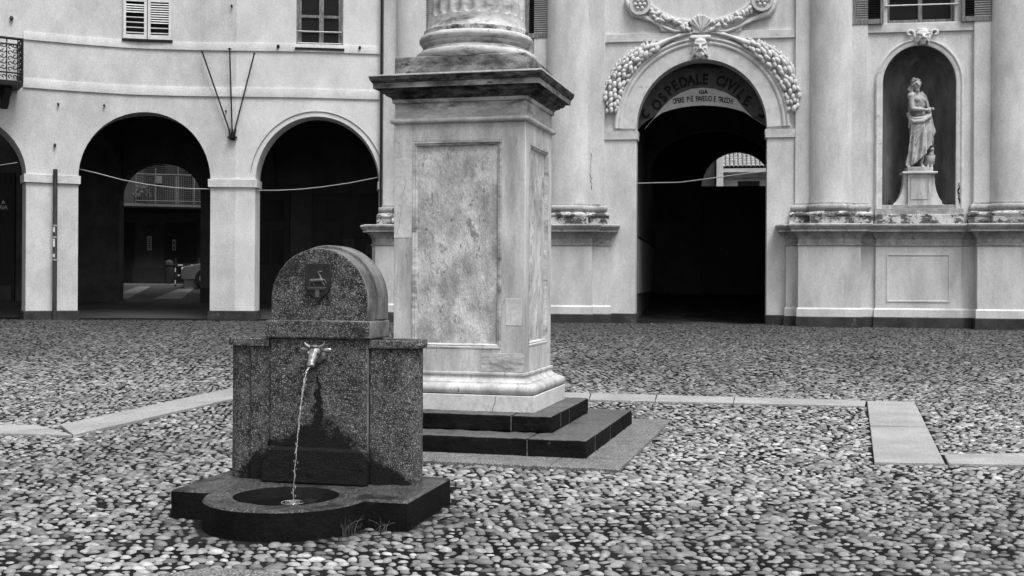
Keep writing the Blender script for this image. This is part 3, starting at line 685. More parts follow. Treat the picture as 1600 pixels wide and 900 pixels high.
# ============================================================ CHURCH-LIKE HOSPITAL FACADE
ZG = .50
HB = thing('hospital_building', 'pale baroque facade with half columns, arched portal under garlands and a statue niche', 'building', CW(0, 0, 0))
HL = Vector(HB.location)
def cfn(s, d, z): p = CW(s, d, z); return (p[0]-HL.x, p[1]-HL.y, p[2]-HL.z)
def vfn(u, v, w_): return cfn(u, w_, v)         # path in the wall plane (s,z), w = projection
def hpart(mb, name, m, parent=None, **k):
    o = mb.build(name, m, parent or HB, **k); return o
ZR = 1296
def zc(py, d=.0, px=1296): return cz(px, py, d)
pc = (cs(993)+cs(1197))/2; phw = (cs(1197)-cs(993))/2
zsp = cz(1095, 200); ptop = cz(1095, 93)
nc = (cs(1377)+cs(1492))/2; nhw = (cs(1492)-cs(1377))/2; nzb = cz(1435, 326); nzs = cz(1435, 131); nzt = cz(1435, 71)
W0, W1 = cs(598), cs(1800)
wz0 = cz(1435, 35); wz1 = wz0+2.0; wl, wr = cs(1384), cs(1490)
w2l, w2r = cs(716), cs(812)
ops = [(pc-phw, pc+phw, ZG-.2, arch_top(pc, phw, zsp, ptop-zsp), 40),
       (nc-nhw, nc+nhw, nzb, arch_top(nc, nhw, nzs, nzt-nzs), 36),
       (wl, wr, wz0, rect_top(wz1), 2), (w2l, w2r, wz0, rect_top(wz1), 2)]
mb = MB(); wall(mb, W0, W1, ZG-.3, 11.5, .5, cfn, ops); hpart(mb, 'wall', M_['church'])
# niche shell
mb = MB(); A = 20; rows = []
zl = [nzb+(nzs-nzb)*i/6 for i in range(7)]; dep = .78
for z in zl: rows.append([cfn(nc+nhw*math.cos(PI*j/A), -.02-dep*math.sin(PI*j/A), z) for j in range(A+1)])
for i in range(1, 11):
    ph = PI/2*i/10; rows.append([cfn(nc+nhw*math.cos(ph)*math.cos(PI*j/A), -.02-dep*math.cos(ph)*math.sin(PI*j/A), nzs+(nzt-nzs)*math.sin(ph)) for j in range(A+1)])
mb.grid(rows)
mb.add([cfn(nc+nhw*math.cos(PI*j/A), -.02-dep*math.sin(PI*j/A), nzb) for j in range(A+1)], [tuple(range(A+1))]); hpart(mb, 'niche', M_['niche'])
# niche surround
def arch_path(c, hw, zb, zs, h, n=36): return [(c-hw, zb)]+[(c-hw*math.cos(PI*i/n), zs+h*math.sin(PI*i/n)) for i in range(n+1)]+[(c+hw, zb)]
mb = MB(); mb.sweep(arch_path(nc, nhw, nzb-.12, nzs, nzt-nzs), [(0, -.05), (0, .05), (.035, .06), (.10, .06), (.105, .075), (.13, .085), (.15, .08), (.155, .05), (.175, .045), (.175, -.02)], vfn); hpart(mb, 'niche_frame', M_['stucco'], sharp=25)
mb = MB(); mb.box((nc-nhw-.17, -.02, nzb-.14), (nc+nhw+.17, .10, nzb-.001), cfn); mb.box((nc-nhw, -.3, nzb), (nc+nhw, .03, nzb+.09), cfn); hpart(mb, 'niche_sill', M_['mould'], bevel=.008)
# portal archivolt + jamb pilasters + imposts
mb = MB(); mb.sweep(arch_path(pc, phw, zsp, zsp, ptop-zsp, 48)[1:-1], [(0, -.05), (0, .05), (.36, .05), (.365, .075), (.40, .09), (.43, .085), (.44, .07), (.46, .07), (.47, .095), (.50, .11), (.53, .10), (.535, .06), (.56, .05), (.56, -.02)], vfn); hpart(mb, 'portal_archivolt', M_['stucco'], sharp=25)
iz1 = cz(1220, 202); iz0 = cz(1220, 215)
for (a, b, dp) in ((cs(943), pc-phw, .05), (pc+phw, cs(1241), .05)):
    mb = MB(); mb.box((a, -.02, ZG), (b, dp, iz0-.001), cfn); hpart(mb, 'portal_jamb', M_['church'], bevel=.012)
    mb = MB(); jl, jr = a-.0, b+.0
    if b < pc: mb.sweep([(jl, 0), (jl, dp), (jr, dp), (jr, -.45)], [(-.03, iz0), (.035, iz0), (.04, iz0+.1), (.05, iz1), (-.03, iz1+.01)], cfn)
    else: mb.sweep([(jl, -.45), (jl, dp), (jr, dp), (jr, 0)], [(-.03, iz0), (.035, iz0), (.04, iz0+.1), (.05, iz1), (-.03, iz1+.01)], cfn)
    hpart(mb, 'impost', M_['stucco'], sharp=25)
# dark stone footings of the jambs
for a, b in ((cs(952), pc-phw+.02), (pc+phw-.02, cs(1228))):
    mb = MB(); mb.box((a, -.46, ZG-.2), (b, .09, zc(493, .0)), cfn); hpart(mb, 'footing', M_['plinth'], bevel=.02)

# string band above the portal, and below the window
z_b1, z_b0 = cz(1095, 50), cz(1095, 63)
mb = MB(); mb.box((cs(943), 0, z_b0), (cs(1243), .05, z_b1), cfn); hpart(mb, 'string_course', M_['stucco'], bevel=.008)
mb = MB(); mb.box((cs(1353), 0, cz(1435, 50)), (cs(1522), .05, wz0-.02), cfn); hpart(mb, 'string_course', M_['stucco'], bevel=.008)

# half columns, pilasters, pedestals, cornice
CT = 11.4
zcap1 = zc(349.5, .6); zcap0 = zc(379, .6)     # dado cornice
zbase_b = zcap1+.0; zshaft = zc(316, .45)
cols = [dict(c=638, hw=23, lo=[(581, .22), (586, .55)], hi=[(690, .55), (702, .22)], pl=(597, 690)),
        dict(c=884, hw=33, lo=[(826, .22), (842, .55)], hi=[(924, .55), (952, .22)], pl=(832, 943)),
        dict(c=1298, hw=33, lo=[(1228, .22), (1247, .55)], hi=[(1345, .55), (1368, .22)], pl=(1241, 1354)),
        dict(c=1583, hw=33, lo=[(1502, .22), (1527, .55)], hi=[(1632, .55), (1655, .22)], pl=(1520, 1645))]
def zsc(z0, pts): return [(o, z0+z) for o, z in pts]
cor = [(0, zcap0-.075), (.02, zcap0-.075), (.03, zcap0-.06), (.03, zcap0-.035), (0, zcap0-.03), (0, zcap0+.11), (.02, zcap0+.115), (.03, zcap0+.15), (.06, zcap0+.20), (.09, zcap0+.225), (.10, zcap0+.25), (.19, zcap0+.265), (.19, zcap0+.33), (.21, zcap0+.335), (.225, zcap0+.37), (.245, zcap0+.395), (.25, zcap0+.43), (.22, zcap1), (-.1, zcap1+.012)]
zf1 = zc(493.5, .55); zf2 = zc(482, .55)
def sec_path(pts): return [(cs(p, d), d) for p, d in pts]
c0, c1, c2, c3 = cols
secs = [[(581, 0), (581, .22), (586, .22), (586, .55), (924, .55) if False else (690, .55), (690, .22), (702, .22), (702, .30), (826, .30), (826, .22), (842, .22), (842, .55), (924, .55), (924, .22), (952, .22), (952, 0)],
        [(1228, 0), (1228, .22), (1247, .22), (1247, .55), (1345, .55), (1345, .22), (1368, .22), (1368, .30), (1502, .30), (1502, .22), (1527, .22), (1527, .55), (1632, .55), (1632, .22), (1655, .22), (1655, .30), (1790, .30)]]
def fixpath(pts):   # px measured on the plane each point stands in; keep steps square
    P = []
    for i, (p, d) in enumerate(pts):
        dref = d
        if i and pts[i-1][0] == p: P.append((P[-1][0], d))
        else:
            nd = pts[i+1][1] if i+1 < len(pts) and pts[i+1][0] == p else d
            P.append((cs(p, max(d, nd)), d))
    return P
for pts in secs:
    P = fixpath(pts)
    mb = MB(); mb.sweep(P, [(0, ZG-.2), (0, zcap0-.02)], cfn, caps=False); hpart(mb, 'dado', M_['base_plaster'])
    mb = MB(); mb.sweep(P, cor, cfn); hpart(mb, 'dado_cornice', M_['mould'], sharp=25)
    mb = MB(); mb.sweep(P, [(-.02, zf1-.02), (.035, zf1-.02), (.035, zf2-.02), (.0, zf2+.02), (-.02, zf2+.02)], cfn); hpart(mb, 'dado_skirting', M_['church'], sharp=25)
    mb = MB(); mb.sweep(P, [(-.02, ZG-.2), (.055, ZG-.2), (.05, zf1-.04), (.03, zf1-.018), (-.02, zf1-.018)], cfn); hpart(mb, 'footing', M_['plinth'], sharp=25)
# inset panel in the niche bay
a, b = cs(1385, .3), cs(1484, .3); q0, q1 = cz(1435, 472, .3), cz(1435, 397, .3)
mb = MB(); mb.sweep([(a, q0), (a, q1), (b, q1), (b, q0)], [(0, .29), (0, .315), (-.03, .315), (-.035, .302), (-.05, .300), (-.05, .29)], vfn, closed=True); hpart(mb, 'inset_panel_frame', M_['base_plaster'])
for c in cols:
    hw = .5*(cs(c['c']+c['hw'], .35)-cs(c['c']-c['hw'], .35)); sc_ = cs(c['c'], .3); d0 = .10
    pl, pr_ = cs(c['pl'][0], .1), cs(c['pl'][1], .1)
    mb = MB(); mb.box((pl, -.01, zshaft-.02), (pr_, .10, CT), cfn); hpart(mb, 'pilaster', M_['church'], bevel=.01)
    R = hw
    mb = MB(); mb.grid([[cfn(sc_+R*math.cos(PI*j/28), d0-.02+R*.72*math.sin(PI*j/28), z) for j in range(29)] for z in (zshaft-.02, CT)]); hpart(mb, 'half_column', M_['church'], sharp=60)
    # attic base following column and pilaster
    arcp = [(sc_-R*math.cos(PI*j/20), d0+R*.72*math.sin(PI*j/20)) for j in range(21)]
    pth = [(pl, 0), (pl, .10)]+arcp+[(pr_, .10), (pr_, 0)]
    zz = zcap1; H = zshaft-zcap1
    mb = MB(); mb.sweep(pth, [(-.03, zz+.62*H), (.045, zz+.62*H), (.06, zz+.66*H)]+[(.045+.04*math.cos(math.radians(t)), zz+.79*H+.12*H*math.sin(math.radians(t))) for t in range(-80, 81, 20)]+[(.02, zz+.93*H), (.02, zz+H), (-.03, zz+H+.01)], cfn); hpart(mb, 'column_base', M_['mould'], sharp=30)
    mb = MB(); mb.sweep(pth, [(-.03, zz+.36*H)]+[(.07+.06*math.cos(math.radians(t)), zz+.46*H+.11*H*math.sin(math.radians(t))) for t in range(-85, 86, 17)]+[(.06, zz+.60*H), (-.03, zz+.62*H)], cfn); hpart(mb, 'column_base', M_['peeling'], sharp=30)
    mb = MB(); mb.sweep([(pl-.10, 0), (pl-.10, .17), (sc_-R*.98, .17), (sc_-R*.98, d0+R*.78), (sc_+R*.98, d0+R*.78), (sc_+R*.98, .17), (pr_+.10, .17), (pr_+.10, 0)], [(-.1, zz), (.03, zz), (.03, zz+.35*H), (-.1, zz+.36*H)], cfn); hpart(mb, 'column_base', M_['peeling'], sharp=30)
# blocking course between the bases in the niche bay
mb = MB(); mb.box((cs(1366, .2), 0, zcap1), (cs(1506, .2), .2, nzb-.142), cfn); hpart(mb, 'blocking_course', M_['peeling'], bevel=.01)
mb = MB(); mb.box((cs(702, .2), 0, zcap1), (cs(826, .2), .2, zcap1+.3), cfn); hpart(mb, 'blocking_course', M_['peeling'], bevel=.01)

def wcrack(pts, fn_, loc_parent, d=.004, r=.007, seed=1):
    rnd = random.Random(seed); mb = MB(); P = []
    for (a, b) in zip(pts[:-1], pts[1:]):
        for k in range(7): t = k/7; P.append(fn_(a[0]+(b[0]-a[0])*t+rnd.uniform(-.02, .02), d, a[1]+(b[1]-a[1])*t+rnd.uniform(-.02, .02)))
    mb.tube(P, [r*rnd.uniform(.4, 1.2) for _ in P], 4); mb.build('crack', M_['backdark'], loc_parent)
def cpt(px, py, d): return (cs(px, d), cz(px, py, d))
wcrack([cpt(923, 240, .1), cpt(921, 270, .1), cpt(925, 300, .1)], cfn, HB, d=.104)
wcrack([cpt(1498, 285, .05), cpt(1496, 300, .05), cpt(1499, 322, .05)], cfn, HB, d=.062, r=.02, seed=4)
# windows with open louvred shutters
def window(l, r, z0, z1, shl, shr):
    W = MB(); t = .07; d0, d1 = -.24, -.16
    m = (l+r)/2
    for a, b in ((l, l+t), (m-.05, m+.05), (r-t, r)): W.box((a, d0, z0), (b, d1, z1), cfn)
    for a, b in ((z0, z0+.1), (z0+.62, z0+.67), (z1-.08, z1)): W.box((l, d0-.001, a), (r, d1+.002, b), cfn)
    o = hpart(W, 'window', M_['old_wood'], bevel=.006)
    g = MB(); g.box((l+.01, -.215, z0), (r-.01, -.205, z1), cfn); g.build('pane', M_['glass'], o)
    b = MB(); b.tube([cfn(l-.06, .02, z0+.42), cfn(r+.06, .02, z0+.42)], .016, 8); b.build('guard_rail', M_['white_paint'], o)
    for a, b_ in (shl, shr):
        S = MB(); st = .075; S.box((a, .07, z0-.03), (a+st, .12, z1), cfn); S.box((b_-st, .07, z0-.03), (b_, .12, z1), cfn)
        for q, hh in ((z0-.03, .12), ((z0+z1)/2, .08), (z1-.08, .08)): S.box((a+st, .072, q), (b_-st, .118, q+hh), cfn)
        s_ = hpart(S, 'shutter', M_['old_wood'], bevel=.004)
        L_ = MB(); z = z0+.10
        while z < z1-.1:
            L_.add([cfn(a+st, .075, z), cfn(b_-st, .075, z), cfn(b_-st, .115, z-.03), cfn(a+st, .115, z-.03), cfn(a+st, .075, z+.008), cfn(b_-st, .075, z+.008), cfn(b_-st, .115, z-.022), cfn(a+st, .115, z-.022)], [(0, 1, 2, 3), (4, 5, 6, 7), (0, 1, 5, 4), (2, 3, 7, 6), (1, 2, 6, 5), (0, 3, 7, 4)]); z += .055
        L_.build('slats', M_['shutter_dark'], s_)
        B_ = MB(); B_.box((a+st, .05, z0), (b_-st, .072, z1-.02), cfn); B_.build('backing', M_['shutter_dark'], s_)
window(wl, wr, wz0, wz1, (cs(1329.5, .1), cs(1378, .1)), (cs(1500, .1), cs(1552, .1)))
window(w2l, w2r, wz0-.10, wz1, (cs(659, .1), cs(706, .1)), (cs(820, .1), cs(860, .1)))

# portal lunette (tympanum) with lettering
def tz(px, py): return (cs(px, -.5), cz(px, py, -.5))
mb = MB(); n = 40; up = []; lo = []; mid = []
tl, tr = cs(985, -.5), cs(1204, -.5); tc_ = (tl+tr)/2; thw = (tr-tl)/2
cx_ = cs(1095, -.5); lhw = cs(1200, -.5)-cx_; zl0 = cz(1095, 218, -.5); zl1 = cz(1095, 165, -.5)
for i in range(n+1):
    s_ = cx_-lhw+2*lhw*i/n; lo.append((s_, zl0+(zl1-zl0)*math.sqrt(max(0, 1-((s_-cx_)/(lhw*1.02))**2)))); up.append((s_, ptop+.5))
poly = lo+up[::-1]
P0 = [(a, b) for a, b in poly]
mb.grid([[vfn(u, v, w_) for u, v in L_] for L_, w_ in ((lo, -.5), (up, -.5), (up, -.62), (lo, -.62))], close_v=True)
hpart(mb, 'tympanum', M_['tymp'])
# pale crescent
mb = MB(); cr = [(1006, 201), (1020, 185), (1033, 168), (1046, 155), (1060, 146), (1078, 139), (1097, 137), (1115, 139), (1133, 145), (1149, 155), (1161, 170), (1174, 183), (1193, 195)]
crs = [tz(*p) for p in cr]
for i in range(len(crs)-1):
    (a, za), (b, zb) = crs[i], crs[i+1]; f = lambda s_: zl0+(zl1-zl0)*math.sqrt(max(0, 1-((s_-cx_)/(lhw*1.02))**2))+.004
    cl_ = (cl_ if i else [(a, min(f(a), za-.01))])+[(b, min(f(b), zb-.01))]
mb.grid([[vfn(u, v, w_) for u, v in L_] for L_, w_ in ((cl_, -.490), (crs, -.490), (crs, -.505), (cl_, -.505))], close_v=True)
hpart(mb, 'pale_crescent', M_['tymp_light'])
mb = MB()
def place_letters(string, pxs, size, cxp, cyp, rx, ry, m, sx=1.0, bold=.012):
    for ch, p in zip(string, pxs):
        if ch == ' ': continue
        x = (p-cxp)/rx; py = cyp-ry*math.sqrt(max(0, 1-x*x)); ang = math.asin(max(-1, min(1, x)))*.92
        s_, z_ = tz(p, py); ca, sa = math.cos(-ang), math.sin(-ang)
        text_mb(ch, size, lambda u, v, w_, s_=s_, z_=z_, ca=ca, sa=sa: vfn(s_+u*ca-v*sa, z_+u*sa+v*ca, -.488+w_), bold=bold, mb=m, sx=sx)
LP_ = [('O', 1023.5, 162), ('S', 1032.5, 151), ('P', 1042, 140), ('E', 1052, 132.5), ('D', 1065, 126.5), ('A', 1077.5, 123.5), ('L', 1089.5, 122), ('E', 1100, 122), ('C', 1124, 124.5), ('I', 1133, 127.5), ('V', 1141.5, 132), ('I', 1149.5, 138), ('L', 1157.5, 145.5), ('E', 1166.5, 155.5)]
PX_ = [q[1] for q in LP_]; PY_ = [q[2] for q in LP_]
for ch, p, py in LP_:
    sl_ = (np.interp(p+6, PX_, PY_)-np.interp(p-6, PX_, PY_))/12; an = -math.atan(sl_)
    s_, z_ = tz(p, py); ca, sa = math.cos(an), math.sin(an)
    text_mb(ch, .35, lambda u, v, w_: vfn(s_+u*ca-(v-.15)*sa, z_+u*sa+(v-.15)*ca, -.488+w_), bold=.016, mb=(LB := MB()), sx=.82); LB.build('letter', M_['ink'], HB)
def scroll(px, py, mir):
    s_, z_ = tz(px, py); P = []
    for k in range(24):
        t = k/23; a = t*4.2; r = .03+.11*t; P.append(vfn(s_+mir*(r*math.cos(a)-.05), z_-r*math.sin(a)*.9, -.485))
    mb = MB(); mb.tube(P, [.02+.02*math.sin(PI*k/23) for k in range(24)], 6); mb.build('painted_scroll', M_['ink'], HB)
scroll(1013, 178, 1); scroll(1184, 178, -1)
mb = MB()
text_mb('GIÀ', .12, lambda u, v, w_: vfn(tz(1097, 146.5)[0]+u, tz(1097, 146.5)[1]+v, -.487+w_), bold=.004, mb=mb, sx=1.1); mb.build('word', M_['ink'], HB); mb = MB()
words_ = 'OPERE PIE PAVESIO E TRUCCHI'
nW = len(words_)
for i, ch in enumerate(words_):
    if ch == ' ': mb.build('word', M_['ink'], HB); mb = MB(); continue
    p = 1051+(1144-1051)*(i+.5)/nW; x = (p-1097)/46; py = 158.0+4.6*x*x; s_, z_ = tz(p, py); an = -.20*x
    text_mb(ch, .19, lambda u, v, w_: vfn(s_+u*math.cos(an)-v*math.sin(an), z_+u*math.sin(an)+v*math.cos(an), -.487+w_), bold=.004, mb=mb, sx=.56)
mb.build('word', M_['ink'], HB)

# passage behind the portal
PD = -10.0
def box_part(name, a, b, m, **k):
    mb = MB(); mb.box(a, b, cfn); return hpart(mb, name, m, **k)
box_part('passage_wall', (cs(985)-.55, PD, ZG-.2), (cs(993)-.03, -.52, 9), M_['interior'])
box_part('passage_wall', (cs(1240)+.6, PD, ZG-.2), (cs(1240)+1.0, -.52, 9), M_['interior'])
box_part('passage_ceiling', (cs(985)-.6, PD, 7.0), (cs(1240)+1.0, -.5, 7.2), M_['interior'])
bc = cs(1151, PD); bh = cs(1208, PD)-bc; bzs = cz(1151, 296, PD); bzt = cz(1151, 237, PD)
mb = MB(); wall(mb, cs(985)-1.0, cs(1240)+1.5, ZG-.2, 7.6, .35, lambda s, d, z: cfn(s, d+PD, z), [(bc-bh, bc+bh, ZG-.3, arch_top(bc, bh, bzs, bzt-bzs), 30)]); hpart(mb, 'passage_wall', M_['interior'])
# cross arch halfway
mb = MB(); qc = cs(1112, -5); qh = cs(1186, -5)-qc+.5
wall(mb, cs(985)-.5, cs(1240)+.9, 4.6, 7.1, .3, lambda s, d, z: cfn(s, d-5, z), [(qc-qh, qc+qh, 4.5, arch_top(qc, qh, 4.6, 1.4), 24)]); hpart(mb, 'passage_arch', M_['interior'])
# gate of black boards closing the back arch
mb = MB(); gt = cz(1151, 290, PD); k = 14
for i in range(k):
    a = bc-bh+2*bh*i/k; mb.box((a+.006, PD-.25, ZG), (a+2*bh/k-.006, PD-.20, gt), cfn)
mb.box((bc-bh, PD-.29, ZG), (bc+bh, PD-.255, gt), cfn)
for z in (1.0, 2.4, gt-.15): mb.box((bc-bh, PD-.20, z), (bc+bh, PD-.16, z+.12), cfn)
g = hpart(mb, 'gate', M_['blackwood'])
for sg in (-1, 1):
    mb = MB(); mb.ell(cfn(cs(1151, PD)-.38+sg*.14, PD-.12, cz(1122, 390, PD)), (.03, .03, .03)); mb.build('door_knob', M_['bull'], g)
# notice boards on the left passage wall
for (d0, d1, z0, z1, m) in ((-9.6, -1.2, 1.30, 2.72, 'panel_grey'), (-9.6, -1.2, 2.78, 4.3, 'backwall')):
    box_part('wall_panel', (cs(993)-.03, d0, z0), (cs(993)-.005, d1, z1), M_[m])
# roof and rear closing the building
box_part('roof', (W0, PD-.4, 11.5), (W1, .1, 11.7), M_['mould'])
box_part('side_wall', (W0-.3, PD, ZG), (W0-.02, -.8, 11.5), M_['interior'])
box_part('rear_wall', (cs(598), PD-.34, 7.6), (W1, PD, 11.5), M_['church'])

# sculpted ornaments
def fruit(mb, s, z, d, r, ang):
    R3 = Matrix.Rotation(ang, 3, 'Y'); c = cfn(s, d, z); mb.ell(c, (r*.62, r*.66, r), rot=R3, seg=9, rings=7)
def garland(sgn):
    mb = MB(); rnd = random.Random(5 if sgn < 0 else 9)
    for i in range(17):
        t = i/16; th = math.radians(30+t*49); wd = .12+.34*math.sin(min(1, .12+t*1.1)*PI*.60)
        if t > .9: wd *= .75
        nr = 3 if wd > .3 else 2
        for q in range(nr+(i % 2)*(nr > 2)):
            u = (q+.5)/(nr+(i % 2)*(nr > 2)); R = phw+.50+wd*u+rnd.uniform(-.02, .02); th2 = th+rnd.uniform(-.018, .018)
            s = pc+sgn*R*math.sin(th2); z = zsp+(R*(ptop-zsp)/phw)*math.cos(th2)
            r = rnd.uniform(.08, .118)*(1-.18*t); fruit(mb, s, z, .08+.07*math.sin(PI*u), r, sgn*(th2+PI/2)+sgn*rnd.uniform(-.2, .6))
    # leafy tips along the outer edge
    for i in range(30):
        t = (i+rnd.random())/30; th = math.radians(30+t*51); R = phw+.52+1.02*(.12+.34*math.sin(min(1, .12+t*1.1)*PI*.60))
        s = pc+sgn*R*math.sin(th); z = zsp+(R*(ptop-zsp)/phw)*math.cos(th)
        mb.ell(cfn(s, .05, z), (.04, .03, .10), rot=Matrix.Rotation(-sgn*th*.5+rnd.uniform(-.7, .7), 3, 'Y'), seg=7, rings=6)
    # ribbon stem to the keystone
    P = []
    for i in range(10):
        th = math.radians(6+i*2.8); R = phw+.60; P.append(cfn(pc+sgn*R*math.sin(th), .09, zsp+(R*(ptop-zsp)/phw)*math.cos(th)+.02))
    mb.tube(P, [.035, .035, .04, .06, .04, .045, .055, .07, .09, .10], 8)
    hpart(mb, 'fruit_garland', M_['stucco'], sharp=70)
garland(-1); garland(1)
def mask(pxc, pyc, w_, h_, beard, horns, dd=.10):
    s0 = cs(pxc); z0 = cz(pxc, pyc); mb = MB()
    def e(x, z, d, rx, rz, rd): mb.ell((x, d, z), (rx, rd, rz), seg=14, rings=10, fn=lambda a, b, c: cfn(s0+a, b, z0+c))
    def k(p, q, r0, r1): mb.caps_((p[0], p[2], p[1]), (q[0], q[2], q[1]), r0, r1, 8, fn=lambda a, b, c: cfn(s0+a, b, z0+c))
    W, H = w_/2, h_/2
    e(0, 0, dd, W*.62, H*.8, .13); e(0, H*.45, dd+.04, W*.6, H*.35, .12)
    for sg in (-1, 1):
        k((sg*W*.12, H*.20, dd+.14), (sg*W*.5, H*.32, dd+.10), .035, .028); e(sg*W*.3, -H*.08, dd+.09, W*.2, H*.16, .05)
        k((sg*W*.18, -H*.2, dd+.13), (sg*W*.5, -H*.62, dd+.08), .03, .025)
        if beard: k((sg*W*.5, -H*.1, dd+.06), (sg*W*.72, -H*.8, dd+.03), .05, .03); k((sg*W*.2, -H*.7, dd+.1), (sg*W*.3, -H*1.0, dd+.05), .05, .03)
    k((0, H*.18, dd+.15), (0, -H*.18, dd+.20), .028, .045)
    k((-W*.18, -H*.36, dd+.12), (W*.18, -H*.36, dd+.12), .022, .022); k((-W*.14, -H*.56, dd+.12), (W*.14, -H*.56, dd+.12), .026, .026)
    e(0, -H*.8, dd+.05, W*.3, H*.22, .08)
    if beard: mb.box((s0-W*.72, -.0, z0-H), (s0+W*.72, dd-.01, z0+H*.9), cfn); k((-W*.8, H*.9, dd+.02), (W*.8, H*.9, dd+.02), .06, .06); 
    if horns:
        for sg in (-1, 1):
            P = [(sg*W*.5, -H*.9, .08), (sg*W*.62, -H*.2, .1), (sg*W*.8, H*.35, .1)]
            for i in range(10):
                a = i/9*4.6; r = W*.42*(1-.06*i); P.append((sg*(W*1.15-r*math.cos(a)*.9), H*.45+r*math.sin(a)*.8, .1))
            for p, q in zip(P[:-1], P[1:]): k(p, q, .035, .035)
        e(0, H*.8, dd, W*.5, H*.3, .12)
    hpart(mb, 'keystone_mask', M_['stucco'], voxel=.014)
mask(1092, 76, .52, .56, True, False); mask(1438, 59, .50, .40, False, True, dd=.09)
# cartouche above the portal
def cartouche():
    mb = MB(); cx, cy = 1093, -62
    def q(px, py, d=.08): return cfn(cs(px), d, cz(px, py))
    # lower scroll bands (left and right mirrored about 1093)
    for sg in (-1, 1):
        X = lambda p: 1093+sg*(p-1093)
        def tb(P, r, d=.07): mb.tube([q(X(a), b, d) for a, b in P], r, 8)
        tb([(1210, 0), (1206, 12), (1198, 22), (1182, 28), (1168, 32), (1157, 40), (1153, 48), (1146, 50)], [.05, .07, .09, .07, .05, .05, .05, .02], .06)
        tb([(1192, 24), (1170, 34), (1150, 44), (1134, 50), (1118, 50), (1107, 45), (1104, 37), (1110, 33), (1115, 38)], [.03, .035, .04, .04, .04, .035, .03, .025, .02], .09)
        # volute disc
        mb.lathe([(.0, .15), (.19, .15), (.20, .2), (.26, .2), (.275, .13), (.275, 0)], seg=28, fn=lambda a, b, c: cfn(cs(X(1188))+a, c, cz(1188, 3)+b))
        for k in range(6):
            a = k*PI/3; mb.ell(cfn(cs(X(1188))+.11*math.cos(a), .17, cz(1188, 3)+.11*math.sin(a)), (.05, .05, .05), seg=8, rings=6)
        mb.ell(cfn(cs(X(1188)), .18, cz(1188, 3)), .05, seg=8, rings=6)
        rnd = random.Random(3+sg)
        for i in range(20):
            t = i/19; fruit(mb, cs(X(1172+(1112-1172)*t))+rnd.uniform(-.03, .03), cz(1140, 17+26*t**.8)+rnd.uniform(-.07, .07), .10+rnd.uniform(0, .05), rnd.uniform(.07, .10), rnd.uniform(0, 3))
    # shell
    for k in range(9):
        a = math.radians(-64+16*k); mb.caps_(cfn(cs(1093), .12, cz(1093, 50)), cfn(cs(1093)+.26*math.sin(a), .14+.02*(k % 2), cz(1093, 50)+.10+.26*math.cos(a)), .02, .045, 8)
    mb.box((cs(1080), .02, cz(1093, 52)), (cs(1106), .12, cz(1093, 40)), cfn)
    # oval field rising above the picture
    P = []; 
    for i in range(49):
        a = 2*PI*i/48; P.append((cs(1093)+1.62*math.sin(a), cz(1093, 32)+1.35-1.35*math.cos(a)))
    mb.sweep(P[:-1], [(0, 0), (0, .05), (-.05, .07), (-.10, .05), (-.10, 0)], vfn, closed=True)
    hpart(mb, 'cartouche', M_['stucco'], sharp=60)
cartouche()
mb = MB(); mb.tube([cfn(W0-.03, .13, cz(598, 388)), cfn(W0-.03, .13, 11.4)], .032, 8)
tag(hpart(mb, 'downpipe', M_['iron']), 'x', 'y'); dp = bpy.data.objects['downpipe']
for k in ('label', 'category'): del dp[k]
mw_ = Matrix.Translation(HL); dp.parent = None; dp.location = HL; tag(dp, 'thin black downpipe running down the joint between arcade and columned facade', 'pipe')

# ============================================================ ARCADE BUILDING
AL = Vector(AW(as_(300), 0, 0))
AB = thing('arcade_building', 'pale plastered arcade building with curved front, three arches and an iron balcony', 'building', AL)
def afn(s, d, z): p = AW(s, d, z); return (p[0]-AL.x, p[1]-AL.y, p[2]-AL.z)
def apart(mb, name, m, parent=None, **k): return mb.build(name, m, parent or AB, **k)
aps = [(as_(-150), as_(40), -53), (as_(121.5), as_(328), 224), (as_(398), as_(592), 495)]
zspr = az(224, 281); 
tops = [az(20, 172)-.1, az(224, 175), az(495, 182)]
A0w = aps[1][1]-aps[1][0]
aps[0] = (as_(40)-A0w, as_(40), 0)
aw0, aw1 = as_(-168), as_(597)
w1l, w1r, w1z = as_(190), as_(266), az(228, 62)
w2l_, w2r_, w2z = as_(461), as_(534), az(497, 75)
aops = [(a, b, ZG-.3, arch_top((a+b)/2, (b-a)/2, zspr, t-zspr), 36) for (a, b, _), t in zip(aps, tops)]
aops += [(w1l+.03, w1r-.03, w1z, rect_top(w1z+2.0), 2), (w2l_, w2r_, w2z, rect_top(w2z+2.0), 2)]
mb = MB(); wall(mb, max(aw0, .02), aw1, ZG-.3, 11.5, .72, afn, aops, mifn=lambda s: 1 if s > as_(367) else 0, step=.25)
apart(mb, 'wall', [M_['plaster'], M_['plaster_new']])
# string courses
for z0, z1 in ((az(592, 85), az(592, 73)), (az(592, 156), az(592, 142))):
    S = np.linspace(as_(34), as_(592), 50); mb = MB()
    mb.sweep([(s, 0) for s in S], [(-.01, z0), (.036, z0), (.036, z1-.012), (.03, z1), (-.01, z1+.004)], afn); apart(mb, 'string_course', M_['plaster'], sharp=40)
mb = MB(); R = (aps[2][1]-aps[2][0])/2+.13; c = (aps[2][0]+aps[2][1])/2
mb.tube([afn(c+R*math.cos(math.radians(a)), .015, zspr+(tops[2]+.13-zspr)*math.sin(math.radians(a))) for a in range(6, 176, 5)], .012, 6)
o = apart(mb, 'arch_wire', M_['cable']); o.parent = None; o.location = AL; tag(o, 'thin cable following the rim of the arch beside the columned facade', 'cable')
